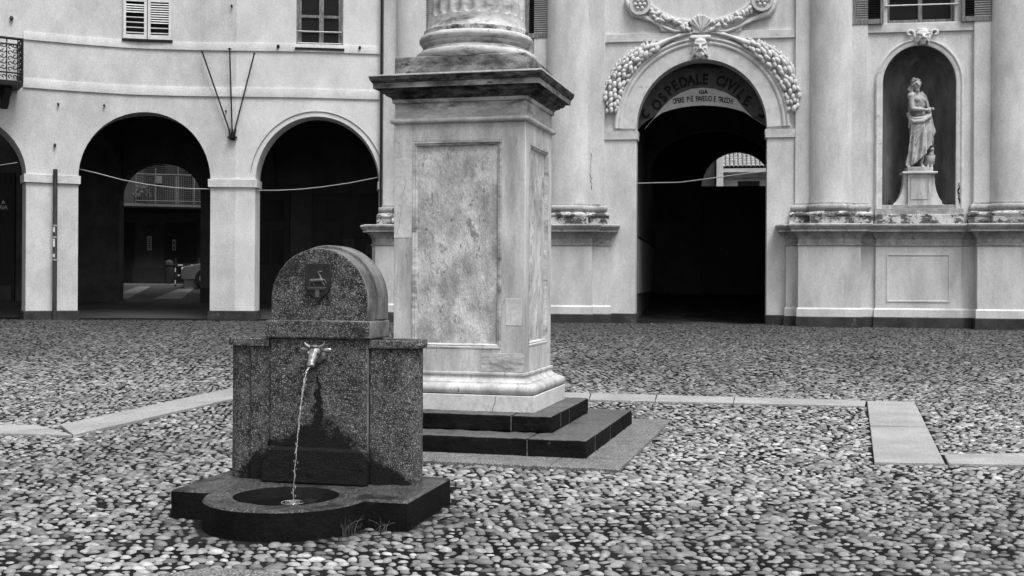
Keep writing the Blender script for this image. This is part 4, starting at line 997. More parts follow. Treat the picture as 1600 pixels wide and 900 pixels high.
# pier caps and plinths
zc1, zc0 = az(360, 280.5), az(360, 292.5)
piers = [(aps[0][1], aps[1][0]), (aps[1][1], aps[2][0])]
for a, b in piers:
    P = [(a, -.70), (a, 0), ((a+b)/2, 0), (b, 0), (b, -.70)]
    mb = MB(); mb.sweep(P, [(-.02, zc0), (.05, zc0), (.055, zc1), (-.02, zc1+.015)], afn); apart(mb, 'pier_cap', M_['stucco'], sharp=30)
    mb = MB(); mb.sweep(P, [(-.02, ZG-.3), (.05, ZG-.3), (.045, az(360, 486.5)), (-.02, az(360, 485))], afn); apart(mb, 'pier_footing', M_['plinth'], sharp=30)
a = aps[2][1]; mb = MB(); mb.box((a-.04, -.7, zc0), (a+.08, .05, zc1), afn); apart(mb, 'pier_cap', M_['stucco'])
# windows
def louvre(l, r, z0, z1, openfrom):
    S = MB(); st = .07
    for a, b in ((l, l+st), (r-st, r)): S.box((a, .02, z0), (b, .07, z1), afn)
    for q, hh in ((z0, .11), (z0+.95, .09), (z1-.09, .09)): S.box((l+st, .022, q), (r-st, .068, q+hh), afn)
    s_ = apart(S, 'shutter', M_['white_paint'], bevel=.004); L_ = MB(); z = z0+.15; i = 0
    while z < z1-.1:
        low = (z-z0) < openfrom
        if not (z0+.9 < z < z0+1.05):
            if low: L_.box((l+st, .03, z), (r-st, .055, z+.022), afn); z += .13
            else: L_.add([afn(l+st, .03, z+.035), afn(r-st, .03, z+.035), afn(r-st, .062, z), afn(l+st, .062, z), afn(l+st, .025, z+.03), afn(r-st, .025, z+.03), afn(r-st, .057, z-.006), afn(l+st, .057, z-.006)], [(0, 1, 2, 3), (4, 5, 6, 7), (0, 1, 5, 4), (2, 3, 7, 6), (1, 2, 6, 5), (0, 3, 7, 4)]); z += .06
        else: z += .06
    L_.build('slats', M_['white_paint'], s_)
W = MB(); W.box((w1l-.03, -.3, w1z-.06), (w1r+.03, .06, w1z-.005), afn); apart(W, 'window_sill', M_['iron'])
W = MB(); W.box((w1l+.03, -.2, w1z), (w1r-.03, -.15, w1z+2.0), afn); apart(W, 'window', M_['glass'])
mm = (w1l+w1r)/2; louvre(w1l, mm-.01, w1z, w1z+1.98, .58); louvre(mm+.01, w1r, w1z, w1z+1.98, .36)
W = MB(); l, r, z0 = w2l_, w2r_, w2z; t = .07
W.box((l, -.10, z0), (l+.05, .01, z0+2.0), afn); W.box((r-.05, -.10, z0), (r, .01, z0+2.0), afn)
m = l+(r-l)*.53
for a, b in ((l+.05, l+.12), (m-.06, m+.06), (r-.12, r-.05)): W.box((a, -.09, z0), (b, -.04, z0+2), afn)
for a, b in ((z0+.02, z0+.12), (z0+.40, z0+.44), (z0+.78, z0+.85), (z0+1.4, z0+1.44), (z0+1.9, z0+2)): W.box((l+.05, -.088, a), (r-.05, -.035, b), afn)
o = apart(W, 'window', M_['old_wood'], bevel=.004)
g = MB(); g.box((l+.04, -.075, z0), (r-.04, -.065, z0+2), afn); g.build('pane', M_['glass'], o)
for z in (z0+.10, z0+.40): 
    b = MB(); b.tube([afn(l+.03, .01, z+.02), afn(r-.03, .01, z+.02)], .013, 6); b.build('guard_rail', M_['white_paint'], o)
W = MB(); W.box((l-.03, -.3, z0-.06), (r+.03, .07, z0-.005), afn); apart(W, 'window_sill', M_['iron'])
# iron balcony at the left edge
bl, br_ = as_(-150), as_(33)-.12; bz0, bz1 = az(30, 132)+.0, az(20, 58)
D1 = .78; kb = (float(np.interp(20, _p, _Y))-.75)/F; bz0 = EYE+(yh(15)-128)*kb; bz1 = EYE+(yh(15)-60)*kb
mb = MB(); mb.box((bl, 0, bz0-.09), (br_+.02, D1+.04, bz0), afn); B = apart(mb, 'balcony', M_['iron'], bevel=.01)
mb = MB()
for z in (bz0+.02, bz0+.22, bz1-.14, bz1):
    mb.tube([afn(bl, D1, z), afn(br_, D1, z), afn(br_, .0, z)], .022 if z < bz1 else .035, 6)
S = np.arange(bl, br_+.001, .26)
for s in S: mb.tube([afn(s, D1, bz0), afn(s, D1, bz1)], .014, 6)
mb.tube([afn(br_, D1, bz0), afn(br_, D1, bz1+.03)], .03, 6); mb.tube([afn(br_, D1/2, bz0), afn(br_, D1/2, bz1)], .014, 6)
def curl(fn, cx, cz_, r, tw):
    P = []
    for i in range(14): a = tw*i/13*5; rr = r*(1-.6*i/13); P.append(fn(cx+rr*math.cos(a), cz_+rr*math.sin(a)))
    mb.tube(P, .013, 5)
rnd = random.Random(2)
for s in S[:-1]:
    for z in np.arange(bz0+.30, bz1-.2, .13):
        curl(lambda u, v: afn(u, D1, v), s+.075, z, .06, 1); curl(lambda u, v: afn(u, D1, v), s+.19, z+.05, .06, -1)
    for k in range(2): curl(lambda u, v: afn(u, D1, v), s+.07+.12*k, bz0+.12, .05, 1)
for u in (.2, .58):
    for z in np.arange(bz0+.12, bz1-.1, .14): curl(lambda a, b: afn(br_, a, b), u, z, .08, 1)
mb.build('railing', M_['iron'], B)
for s in (br_-.30, bl+.4, br_-1.8):
    mb = MB(); mb.prism([(0, bz0-.09), (.62, bz0-.09), (.60, bz0-.22), (.45, bz0-.30), (.30, bz0-.34), (.22, bz0-.46), (.0, bz0-.56)], s-.09, s+.09, lambda u, v, w_: afn(w_, u, v)); mb.build('bracket', M_['backdark'], B, bevel=.015)
# interior of the arcade
YB = 35.2
def wb_(name, x0, x1, y0, y1, z0, z1, m, parent=None):
    mb = MB(); mb.box((x0-AL.x, y0-AL.y, z0), (x1-AL.x, y1-AL.y, z1)); return mb.build(name, M_[m], parent or AB)
pxl, pxr = at(186, 0, YB)[0], at(313, 0, YB)[0]
pcx = (pxl+pxr)/2; hwp = (pxr-pxl)/2; zps = at(250, 306, YB)[2]; zpt = at(250, 255, YB)[2]
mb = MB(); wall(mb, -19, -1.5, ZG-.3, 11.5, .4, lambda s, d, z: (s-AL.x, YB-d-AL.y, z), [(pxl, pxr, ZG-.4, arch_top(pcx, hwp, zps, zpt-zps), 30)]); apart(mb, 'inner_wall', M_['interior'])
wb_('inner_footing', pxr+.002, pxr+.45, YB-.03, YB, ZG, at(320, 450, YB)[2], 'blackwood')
wb_('inner_pilaster', pxr+.003, pxr+.42, YB-.02, YB, at(320, 450, YB)[2], at(320, 305, YB)[2], 'backwall')
# vaulted ceiling with cross ribs
def slab_behind(name, z0, z1, m, back=YB, s_to=None):
    mb = MB(); S = np.linspace(.03, as_(597), 40); fr = [AW(s, -.6, 0) for s in S]; rows = []
    for z in (z0, z1): rows.append([(x-AL.x, y-AL.y, z) for x, y, _ in fr]); rows.append([(x-AL.x, back-AL.y, z) for x, y, _ in fr])
    mb.grid([rows[0], rows[1], rows[3], rows[2]], close_v=True); return apart(mb, name, M_[m])
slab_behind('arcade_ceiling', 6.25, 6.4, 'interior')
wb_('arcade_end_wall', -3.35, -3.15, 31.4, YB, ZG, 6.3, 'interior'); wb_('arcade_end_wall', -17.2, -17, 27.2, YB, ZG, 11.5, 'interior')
for (a, b) in piers:
    p = AW((a+b)/2, -.7, 0); mb = MB(); hw2 = (YB-p[1])/2; cy = (YB+p[1])/2
    wall(mb, p[1], YB, 4.0, 6.3, .35, lambda s, d, z, X=p[0]: (X+.17+d-AL.x, s-AL.y, z), [(cy-hw2+.02, cy+hw2-.02, 3.9, arch_top(cy, hw2, 4.2, 1.5), 20)]); apart(mb, 'cross_arch', M_['interior'])
slab_behind('roof', 11.52, 11.7, 'mould', YB+.4)
# shop doors seen through the right arch and left arch
def panes(name, x0p, x1p, top, rects, parent=None):
    X0, X1 = at(x0p, 0, YB)[0], at(x1p, 0, YB)[0]; zt = at((x0p+x1p)/2, top, YB)[2]
    o = wb_(name, X0, X1, YB-.08, YB-.002, ZG, zt, 'blackwood')
    for (a, b, c, d, m) in rects:
        p, q = at(a, c, YB), at(b, d, YB); mb = MB(); mb.box((p[0]-AL.x, YB-.095-AL.y, q[2]), (q[0]-AL.x, YB-.081-AL.y, p[2])); mb.build('pane', M_[m], o)
    return o
panes('shop_door', 392, 452, 302, [(402, 444, 313, 346, 'glass'), (402, 421, 360, 414, 'glass'), (425, 444, 360, 414, 'glass')])
panes('shop_door', 488, 610, 302, [(508, 560, 313, 347, 'glass'), (508, 521, 360, 415, 'glass'), (530, 562, 360, 415, 'glass')])
wb_('inner_pilaster', at(454, 0, YB)[0], at(487, 0, YB)[0], YB-.03, YB, ZG, 5.2, 'backwall')
p = panes('shop_door', -150, 24, 270, [(-20, 20, 300, 330, 'backdark'), (-20, 19, 446, 470, 'backwall')])
q0 = at(536, 390, YB-.10); q1 = at(553, 373, YB-.10); mb = MB(); mb.box((q0[0], YB-.115, q0[2]), (q1[0], YB-.10, q1[2]))
tag(mb.build('notice_sheet', M_['tymp']), 'grey notice sheet fixed on the shop door inside the arch behind the fountain', 'notice')
q0 = at(571, 398, YB-.10); q1 = at(580, 382, YB-.10); mb = MB(); mb.box((q0[0], YB-.115, q0[2]), (q1[0], YB-.10, q1[2]))
tag(mb.build('notice_sheet', M_['tymp']), 'smaller dim notice by the right edge of the arch behind the fountain', 'notice')
# shop sign in the left arch
mb = MB()
for s_, py in (('A', 319), ('RIA', 327)):
    c = at(7, py, YB-.12); text_mb(s_, .17, lambda u, v, w_, c=c: (c[0]+u-.05, c[1]-w_, c[2]+v), mb=mb)
SG = thing('shop_sign', 'dark shop board with pale letters RIA in the leftmost arch', 'sign', (at(0, 320, YB)[0], YB-.1, at(0, 320, YB)[2]))
o = mb.build('lettering', M_['white_paint'], SG); o.location = tuple(-v for v in SG.location)
c0 = at(-70, 332, YB-.1); c1 = at(14, 308, YB-.1); mb = MB(); mb.box((c0[0], YB-.112, c0[2]), (c1[0], YB-.096, c1[2])); o = mb.build('board', M_['blackwood'], SG); o.location = tuple(-v for v in SG.location)

# ============================================================ BACK STREET seen through the left passage
YS = 42.0
BB = thing('rear_building', 'dim house across the back street with a railed balcony and roller shutters', 'building', at(250, 445, YS))
BL = Vector(BB.location)
def bbox(name, px0, py0, px1, py1, Y, th, m, parent=None):
    p = at(px0, py0, Y); q = at(px1, py1, Y); mb = MB(); mb.box((p[0]-BL.x, Y-BL.y, q[2]-BL.z), (q[0]-BL.x, Y+th-BL.y, p[2]-BL.z)); return mb.build(name, M_[m], parent or BB)
bbox('wall', 60, -60, 520, 460, YS, .4, 'backwall')
for (a, b) in ((130, 212), (256, 305)):
    o = bbox('shop_opening', a, 348, b, 446, YS-.02, .03, 'backdark'); mb = MB()
    for y in range(352, 445, 4):
        p = at(a+3, y, YS-.04); q = at(b-3, y+2, YS-.04); mb.box((p[0]-BL.x, YS-.05-BL.y, q[2]-BL.z), (q[0]-BL.x, YS-.022-BL.y, p[2]-BL.z))
    mb.build('slats', M_['backdark'], o)
bbox('dado', 212, 418, 256, 446, YS-.03, .04, 'backdark'); bbox('lintel_band', 70, 318, 420, 334, YS-.05, .06, 'backdark')
# balcony
S_ = bbox('balcony', 160, 318, 420, 323.5, YS-1.2, 1.2, 'street_pale')
mb = MB(); Yr = YS-1.18
def bp(px, py): p = at(px, py, Yr); return (p[0]-BL.x, p[1]-BL.y, p[2]-BL.z)
for py in (272.5, 314): mb.tube([bp(196, py), bp(420, py)], .022, 6)
for px in np.arange(197, 420, 3.4): mb.tube([bp(px, 272.5), bp(px, 318)], .006, 5)
for px in (197, 226, 257, 285, 310, 340): mb.tube([bp(px, 262 if px == 226 else 272), bp(px, 318)], .02, 6)
for px in (260, 284): mb.tube([bp(px, 240), bp(px, 318)], .02, 6)
mb.build('railing', M_['street_pale'], S_)
mb = MB(); mb.box(tuple(np.array(bp(226, 286))+(0, -.04, 0)), tuple(np.array(bp(236, 275))+(0, -.02, 0))); o = mb.build('hanging_cloth', M_['street_pale'], None); o.location = BL; tag(o, 'small pale cloth hung over the railing of the rear balcony', 'cloth')
for (a, b) in ((226, 257), (285, 340)):
    o = bbox('shutter', a, 230, b, 318, YS-.06, .06, 'street'); mb = MB()
    for y in range(232, 318, 3):
        p = at(a+1, y, YS-.08); q = at(b-1, y+1.4, YS-.08); mb.box((p[0]-BL.x, YS-.09-BL.y, q[2]-BL.z), (q[0]-BL.x, YS-.062-BL.y, p[2]-BL.z))
    mb.build('slats', M_['backwall'], o)
bbox('balcony_door', 258, 230, 284, 318, YS-.03, .03, 'backdark')
# potted plants on the balcony
for i, px in enumerate((203, 210, 216)):
    T = thing('potted_plant', ['leafy pot plant at the left end of the rear balcony', 'leafy pot plant in the middle of the rear balcony group', 'leafy pot plant of the rear balcony nearest the hanging cloth'][i], 'plant', at(px, 317, YS-.9), group='plants on the rear balcony')
    mb = MB(); mb.lathe([(.0, 0), (.09, 0), (.12, .2), (.10, .2), (.10, .17), (0, .17)], seg=14); mb.build('pot', M_['street'], T)
    mb = MB()
    for k in range(60):
        a = random.uniform(0, 2*PI); r = random.uniform(.02, .2); z = random.uniform(.2, .6); c = Vector((r*math.cos(a), r*math.sin(a), z)); u = Vector((random.gauss(0, 1), random.gauss(0, 1), random.gauss(0, 1))).normalized()*.05; v = u.orthogonal().normalized()*.022
        mb.add([c-u, c+v, c+u, c-v], [(0, 1, 2, 3)])
    mb.build('foliage', M_['grass'], T)
# striped road surface of the back street
def road_quad(pts, m, name, dz):
    P = []
    for px, py in pts:
        k = (py-yh(px))/F; Y = 38.0
        for _ in range(80): Y = .7*Y+.3*(EYE-gz(Y))/k if k > 0 else Y
        P.append(((px-800)/F*Y, Y, gz(Y)+dz))
    n = len(P); mb = MB(); mb.add(P+[(x, y, z-.03) for x, y, z in P], [tuple(range(n))]+[(i, (i+1) % n, n+(i+1) % n, n+i) for i in range(n)]); struct(mb.build(name, M_[m], smooth=False))
mb = MB(); mb.grid([[(x, y, gz(y)+.012) for x in (-19, -6, -1)] for y in (30.5, 31, 34, 36, 38, 41, 41.9)]); struct(mb.build('street', M_['street'], sharp=80))
def yq(Y, px): return ((px-800)/F*Y, Y, gz(Y)+.02)
for (a0, a1, b0, b1) in ((217, 236, 160, 200), (288, 307, 240, 284)):
    P = [yq(36.2, b0), yq(36.2, b1), yq(40.9, a1), yq(40.9, a0)]; mb = MB(); mb.add(P, [(0, 1, 2, 3)]); struct(mb.build('street_stripe', M_['street_pale'], smooth=False))
mb = MB(); mb.box((-19, 40.95, 1.2), (-5, 45, 1.43)); struct(mb.build('pavement', M_['street_pale'], bevel=.02))
# dome-headed stone bollard
p = at(300, 445.5, 40.3); mb = MB(); mb.lathe([(0, -.1), (.26, -.1), (.265, .05), (.26, .26), (.235, .36), (.18, .44), (.10, .49), (0, .505)], seg=28)
tag(mb.build('stone_bollard', M_['bollard'], loc=(p[0], p[1], gz(40.3))), 'squat pale stone bollard with domed head in the back street', 'bollard')
p = at(263, 445, 41.2); T = thing('litter_bin', 'dark round litter bin with domed lid against the rear house', 'bin', (p[0], 41.3, 1.43))
mb = MB(); mb.lathe([(0, 0), (.15, 0), (.16, .05), (.16, .62), (.18, .64), (.18, .68), (.15, .69), (0, .69)], seg=20); mb.build('bin_body', M_['backdark'], T)
mb = MB(); mb.lathe([(.15, .69), (.15, .73), (.13, .79), (.07, .83), (0, .84)], seg=20); mb.build('lid', M_['street'], T)
# wall signs
def vsign(px0, px1, py0, py1, label, dark):
    p = at(px0, py1, YS-.1); q = at(px1, py0, YS-.1); T = thing('wall_sign', label, 'sign', p, group='upright signs on the rear house'); w_, h_ = q[0]-p[0], q[2]-p[2]
    mb = MB(); mb.box((0, 0, 0), (w_, .04, h_)); mb.build('board', M_['tymp_light'], T)
    mb = MB(); 
    for k in range(5 if not dark else 2): z = h_*(.12+.16*k) if not dark else h_*(.08+.42*k); mb.box((w_*.28, -.006, z), (w_*.72, .001, z+h_*(.08 if not dark else .34)))
    mb.build('marks', M_['ink'], T)
vsign(229, 236, 369, 391, 'upright pale sign with small dark characters between the two roller shutters', False)
vsign(267, 272, 374, 391, 'narrow pale framed sign in front of the right roller shutter', True)
T = thing('wall_lamp', 'dark round lamp on the rear house wall above the upright sign', 'lamp', at(232, 360, YS-.12)); mb = MB(); mb.ell((0, 0, 0), (.13, .09, .15), seg=16); mb.build('lamp_glass', M_['backdark'], T); mb = MB(); mb.box((-.03, 0, .1), (.03, .12, .2)); mb.build('bracket', M_['iron'], T)
TURN = Matrix.Translation(BL) @ Matrix.Rotation(math.radians(17), 4, 'Z') @ Matrix.Translation(-BL)
bpy.context.view_layer.update()
for o in list(bpy.data.objects):
    if o.parent is None and o.name.split('.')[0] in ('rear_building', 'potted_plant', 'hanging_cloth', 'wall_sign', 'wall_lamp'):
        o.matrix_basis = TURN @ o.matrix_basis
# barrier with pale reflective bars
T = thing('street_barrier', 'dark street barrier with short pale reflective bars beside the parked car', 'barrier', (at(282, 440, 40.9)[0], 40.95, gz(40.9))); mb = MB()
for x in (-.18, .62): mb.tube([(x, 0, 0), (x, 0, 1.0)], .025, 8)
for z in (.35, .7): mb.box((-.18, -.02, z), (.62, .02, z+.12))
mb.build('frame', M_['backdark'], T); mb = MB()
for x in (-.1, .35):
    for z in (.39, .74): mb.box((x, -.026, z), (x+.17, -.021, z+.04))
for z in (.1, .52): mb.box((-.2, -.032, z), (-.17, -.027, z+.14))
mb.build('reflectors', M_['white_paint'], T)
# parked car, nose showing past the pillar
def build_car():
    p = at(296, 440, 40.9); T = thing('parked_car', 'dark parked car with its front showing behind the stone bollard', 'car', (p[0]-.1, 40.75, gz(40.9)), math.radians(4))
    side = [(0, .32), (.02, .55), (.10, .70), (.9, .86), (1.15, .92), (1.75, 1.38), (2.2, 1.46), (3.1, 1.42), (3.7, 1.0), (4.1, .92), (4.15, .4), (4.0, .28), (.1, .26)]
    mb = MB(); rows = []
    for y, k in ((-.84, .93), (-.80, 1.0), (0, 1.015), (.80, 1.0), (.84, .93)): rows.append([(2.08+(x-2.08)*(.99 if k < 1 else 1), y*(1 if z < .95 else .86), .26+(z-.26)*k) for x, z in side])
    mb.grid(rows, close_u=True, caps=True); mb.build('body', M_['carpaint'], T, bevel=.02)
    for s in (-1, 1):
        mb = MB(); P = [(1.2, .95), (1.78, 1.33), (2.2, 1.40), (3.05, 1.37), (3.55, 1.0)]; mb.prism(P, s*.735, s*.80, lambda u, v, w_: (u, w_, v)); mb.build('side_window', M_['glass'], T)
        mb = MB(); mb.ell((.06, s*.6, .62), (.09, .16, .07), seg=14); mb.build('headlight', M_['lamp'], T)
        for x in (.8, 3.3):
            mb = MB(); mb.lathe([(.17, -.1), (.29, -.1), (.315, -.07), (.315, .07), (.29, .1), (.17, .1)], seg=26, fn=lambda a, b, c, x=x, s=s: (x+a, s*.76+c, .31+b)); Wh = mb.build('wheel', M_['rubber'], T)
            mb = MB(); mb.lathe([(0, .09*s), (.1, .08*s), (.17, .09*s)], seg=20, fn=lambda a, b, c, x=x, s=s: (x+a, s*.76+c, .31+b)); mb.build('rim', M_['cable'], Wh)
    mb = MB(); mb.prism([(1.14, .94), (1.73, 1.37), (1.70, 1.39), (1.10, .95)], -.62, .62, lambda u, v, w_: (u, w_, v)); mb.build('windscreen', M_['glass'], T)
    mb = MB(); mb.box((-.05, -.7, .33), (.04, .7, .46)); mb.build('bumper', M_['rubber'], T, bevel=.02)
build_car()

# ============================================================ COURTYARD behind the portal
D2 = -19.0
CB = thing('courtyard_building', 'sunlit courtyard house with tiled roof glimpsed above the black gate', 'building', CW(cs(1150, D2), D2, 0)); CL = Vector(CB.location)
def dfn(s, d, z): p = CW(s, d, z); return (p[0]-CL.x, p[1]-CL.y, p[2]-CL.z)
def dbox(name, p0, y0, p1, y1, d0, d1, m):
    mb = MB(); a, b = cs(p0, d1), cs(p1, d1); mb.box((a, d0, cz((p0+p1)/2, y1, d1)), (b, d1, cz((p0+p1)/2, y0, d1)), dfn); return mb.build(name, M_[m], CB, bevel=.01)
dbox('wall', 1040, 268, 1300, 430, D2-3, D2, 'church')
dbox('wall', 1040, 180, 1119, 430, D2-.2, D2+1.2, 'interior'); dbox('pillar', 1118.5, 180, 1129, 430, D2-.2, D2+1.35, 'church')
dbox('eave', 1129, 263, 1300, 268.5, D2-.2, D2+.5, 'stucco'); dbox('lintel', 1130, 277, 1300, 280, D2-.01, D2+.04, 'mould'); dbox('window', 1152, 283, 1186, 300, D2, D2+.02, 'backdark')
mb = MB(); zr = cz(1160, 262, D2+.5); 
for i in range(34):
    s0 = cs(1122, D2+.4)+i*.17
    for k in range(14):
        u = k*.27; mb.grid([[dfn(s0+.075*math.cos(PI*j/6), D2+.55-u+(.0 if q == 0 else -.30), zr+.01+(u+(0 if q == 0 else .30))*.46+.06*math.sin(PI*j/6)+.02*(1-q)) for j in range(7)] for q in (0, 1)])
mb.build('tiled_roof', M_['tile'], CB)
mb = MB(); a, b = cs(1122, D2), cs(1300, D2); mb.add([dfn(a, D2+.5, zr), dfn(b, D2+.5, zr), dfn(b, D2-3.3, zr+1.75), dfn(a, D2-3.3, zr+1.75), dfn(a, D2+.5, zr-.03), dfn(b, D2+.5, zr-.03), dfn(b, D2-3.3, zr+1.72), dfn(a, D2-3.3, zr+1.72)], [(0, 1, 2, 3), (4, 5, 6, 7), (0, 1, 5, 4), (1, 2, 6, 5), (2, 3, 7, 6), (3, 0, 4, 7)]); mb.build('roof_deck', M_['backdark'], CB)

# ============================================================ STATUE
def build_statue():
    sx = cs(1438, .0); dS = -.28; zf = cz(1440, 263, dS); U = (cz(1440, 118, dS)-zf)/2.0     # figure drawn 2.0 units tall
    base = Vector(CW(sx, dS, zf-.10)); T = thing('stone_statue', 'weathered stone saint in a draped robe with an eagle at his foot', 'statue', base)
    def fn(x, d, z):
        k_ = max(0, min(1, (z-.55)/1.1)); an = -.55*k_*k_*(3-2*k_); x, d = x*.93, d
        x, d = x*math.cos(an)-d*math.sin(an), x*math.sin(an)+d*math.cos(an)
        x += .05*math.sin(PI*min(1.6, max(0, z))/1.35)-.015
        p = CW(sx+x*U, dS+d*U, zf+z*U)
        return (p[0]-base.x, p[1]-base.y, p[2]-base.z)
    b = MB()
    def e(x, z, d, rx, rz, rd, rot=0): b.ell((x, d, z), (rx, rd, rz), rot=Matrix.Rotation(rot, 3, 'Y'), fn=fn)
    def k(p, q, r0, r1, mb=None): (mb or b).caps_((p[0], p[2], p[1]), (q[0], q[2], q[1]), r0, r1, 12, fn=fn)
    # torso leaning, weight on the viewer's right leg
    e(.01, 1.03, 0, .165, .13, .12); e(-.0, 1.20, .0, .14, .16, .105); e(-.02, 1.42, .01, .185, .19, .125); e(-.10, 1.47, .09, .08, .07, .05); e(.06, 1.47, .09, .08, .07, .05)
    e(-.02, 1.28, .07, .09, .10, .05); k((-.02, 1.56, 0), (-.03, 1.70, .02), .062, .055); k((-.15, 1.57, 0), (.12, 1.57, 0), .075, .075)
    # head with jaw, nose, brow turned to its right
    hx, hz = -.055, 1.79
    e(hx, hz, .03, .088, .125, .10, .12); e(hx-.02, hz-.075, .07, .05, .05, .05); k((hx-.035, hz+.025, .115), (hx-.042, hz-.02, .145), .014, .02)
    k((hx-.07, hz+.035, .105), (hx-.005, hz+.035, .118), .014, .014); k((hx-.055, hz-.052, .115), (hx-.018, hz-.052, .118), .011, .011); e(hx-.065, hz+.008, .095, .014, .01, .012); e(hx+.0, hz+.008, .108, .014, .01, .012)
    # viewer-left arm comes across the belly
    k((-.20, 1.55, .01), (-.225, 1.27, .07), .068, .055); k((-.225, 1.26, .08), (.06, 1.235, .19), .055, .036); e(-.21, 1.54, .01, .075, .08, .075)
    e(.11, 1.245, .19, .05, .035, .03)
    for i in range(5): k((.13+.004*i, 1.28-.018*i, .195), (.195-.006*abs(i-1), 1.295-.026*i, .175), .012, .009)
    # other arm bent, hand at the hip fold
    k((.17, 1.54, 0), (.235, 1.28, -.02), .068, .055); k((.235, 1.28, -.02), (.26, 1.26, .12), .05, .036); e(.255, 1.27, .15, .035, .04, .03)
    # legs
    k((.085, .98, 0), (.075, .55, .05), .105, .072); k((.075, .55, .05), (.05, .10, .0), .062, .038); e(.07, .40, -.01, .055, .10, .06)
    k((-.08, .98, .0), (-.11, .56, .10), .105, .07); k((-.11, .56, .10), (-.15, .10, -.02), .06, .036)
    for fx, fa in ((.055, .02), (-.16, -.07)):
        k((fx, .06, -.02), (fx+fa, .035, .12), .045, .032)
        for i in range(5): k((fx+fa-.028+.014*i, .028, .12), (fx+fa*1.2-.034+.017*i, .02, .165-.006*abs(i-1)), .013, .010)
    b.build('body', M_['statue'], T, voxel=.011)
    h = MB()
    rnd = random.Random(4)
    for i in range(46):
        a = rnd.uniform(-.2, 1.2)*PI; el = rnd.uniform(-.5, 1.0); r = .105; x = hx+.01+r*math.cos(a)*math.cos(el); d = .0-r*.75*math.sin(a)*math.cos(el)+.0; z = hz+.035+.125*math.sin(el)
        h.ell((x, d, z), (.03, .03, .036), fn=fn, seg=8, rings=6)
    for sg in (-1, 1):
        for i in range(5): h.caps_((hx+sg*.085+.01, -.0-.015*i, hz+.0), (hx+sg*(.095+.01*i), -.01-.02*i, hz-.17+.02*i), .026, .02, 8, fn=fn)
    for i in range(7): h.ell((hx-.06+.022*i, .07-.002*(i-3)**2, hz+.105), (.022, .03, .024), fn=fn, seg=8, rings=6)
    h.ell((hx-.02, .088, hz-.12), (.045, .03, .05), fn=fn, seg=10, rings=8)
    h.build('hair', M_['statue'], T, voxel=.011)
    # robe: skirt with deep folds, sash roll, cloak behind and over the shoulder
    r = MB(); rows = []
    nseg = 72
    for i in range(15):
        t = i/14; z = 1.10-.78*t; row = []
        cx = .0-.02*t; rx = .185+.055*t; rd = .14+.05*t
        for j in range(nseg):
            a = 2*PI*j/nseg; f = .5*math.sin(9*a+2.2*t+1.5*math.sin(a*2))+.35*math.sin(15*a-3.5*t); am = (.034+.05*t)
            hem = 0
            if i == 14: hem = .16*math.cos(a-PI*.85)
            front = math.sin(a); zz = z-(.28*t*t)*math.cos(a-2.6)
            row.append(fn(cx+(rx+am*f)*math.cos(a), (rd+am*f)*math.sin(a)+.03*t, zz))
        rows.append(row)
    r.grid(rows, close_u=True, caps=True)
    def roll(P, r0, r1):
        for i in range(len(P)-1): k(P[i], P[i+1], r0+(r1-r0)*i/(len(P)-1), r0+(r1-r0)*(i+1)/(len(P)-1), r)
    for o_ in range(6):     # diagonal folds sweeping from the viewer-right hip to the left knee
        roll([(.19-.02*o_, 1.13-.035*o_, .10), (.05-.02*o_, 1.06-.06*o_, .17), (-.10-.01*o_, .96-.09*o_, .17), (-.21, .80-.11*o_, .10)], .032, .018)
    for o_ in range(5): roll([(-.22+.03*o_, 1.05, .06+.02*o_), (-.24+.05*o_, .75, .11+.01*o_), (-.27+.07*o_, .36, .10+.01*o_)], .022, .016)
    for o_ in range(4): roll([(.18, 1.0-.1*o_, .1), (.22, .75-.08*o_, .09), (.27, .62-.05*o_, .02)], .026, .018)
    roll([(-.23, 1.05, .02), (-.19, .98, .12), (-.02, .99, .18), (.15, 1.10, .15), (.23, 1.22, .06)], .045, .05)
    roll([(-.23, 1.10, .02), (-.17, 1.05, .12), (.0, 1.07, .16), (.16, 1.17, .13)], .028, .03)
    roll([(-.27, 1.16, -.02), (-.25, 1.02, .03), (-.27, .88, .02)], .04, .025)
    for o_ in range(5): roll([(.13+.025*o_, 1.64-.02*o_, -.0), (.19+.02*o_, 1.42, .06-.02*o_), (.20+.02*o_, 1.2, .07-.02*o_), (.21+.02*o_, .95, .05-.02*o_), (.24+.02*o_, .66+.03*o_, .0)], .032, .024)
    r.ell((.03, -.12, 1.25), (.24, .06, .45), fn=fn); r.ell((.0, -.12, .75), (.24, .07, .5), fn=fn)
    r.build('robe', M_['statue'], T, voxel=.009)
    g = MB()    # eagle
    ex = .235
    g.ell((ex, .03, .17), (.105, .10, .14), fn=fn); g.ell((ex+.01, .05, .28), (.06, .06, .09), fn=fn); g.ell((ex+.02, .07, .40), (.04, .045, .045), fn=fn); g.caps_((ex+.02, .06, .30), (ex+.02, .07, .40), .042, .035, 8, fn=fn)
    g.caps_((ex-.005, .105, .405), (ex-.03, .13, .385), .018, .008, 8, fn=fn)
    for sg in (-1, 1):
        for i in range(4): g.caps_((ex+sg*.085, .01-.01*i, .26-.03*i), (ex+sg*(.085+.005*i), -.0, .06+.01*i), .028, .014, 8, fn=fn)
        g.caps_((ex+sg*.04, .08, .06), (ex+sg*.045, .11, .01), .025, .018, 8, fn=fn)
    g.build('eagle', M_['statue'], T, voxel=.011)
    g = MB(); P = [(-.29, -.14), (-.27, .20), (-.1, .25), (.12, .24), (.30, .16), (.34, -.12)]
    g.prism(P, -.09, .012, lambda u, v, w_: fn(u, v, w_)); g.build('base_slab', M_['statue'], T, bevel=.01)
    # pedestal with scrolled sides
    dP = -.28; zt = cz(1436, 266, dP)-.0; zt = zf-.09*U; z0 = nzb+.09
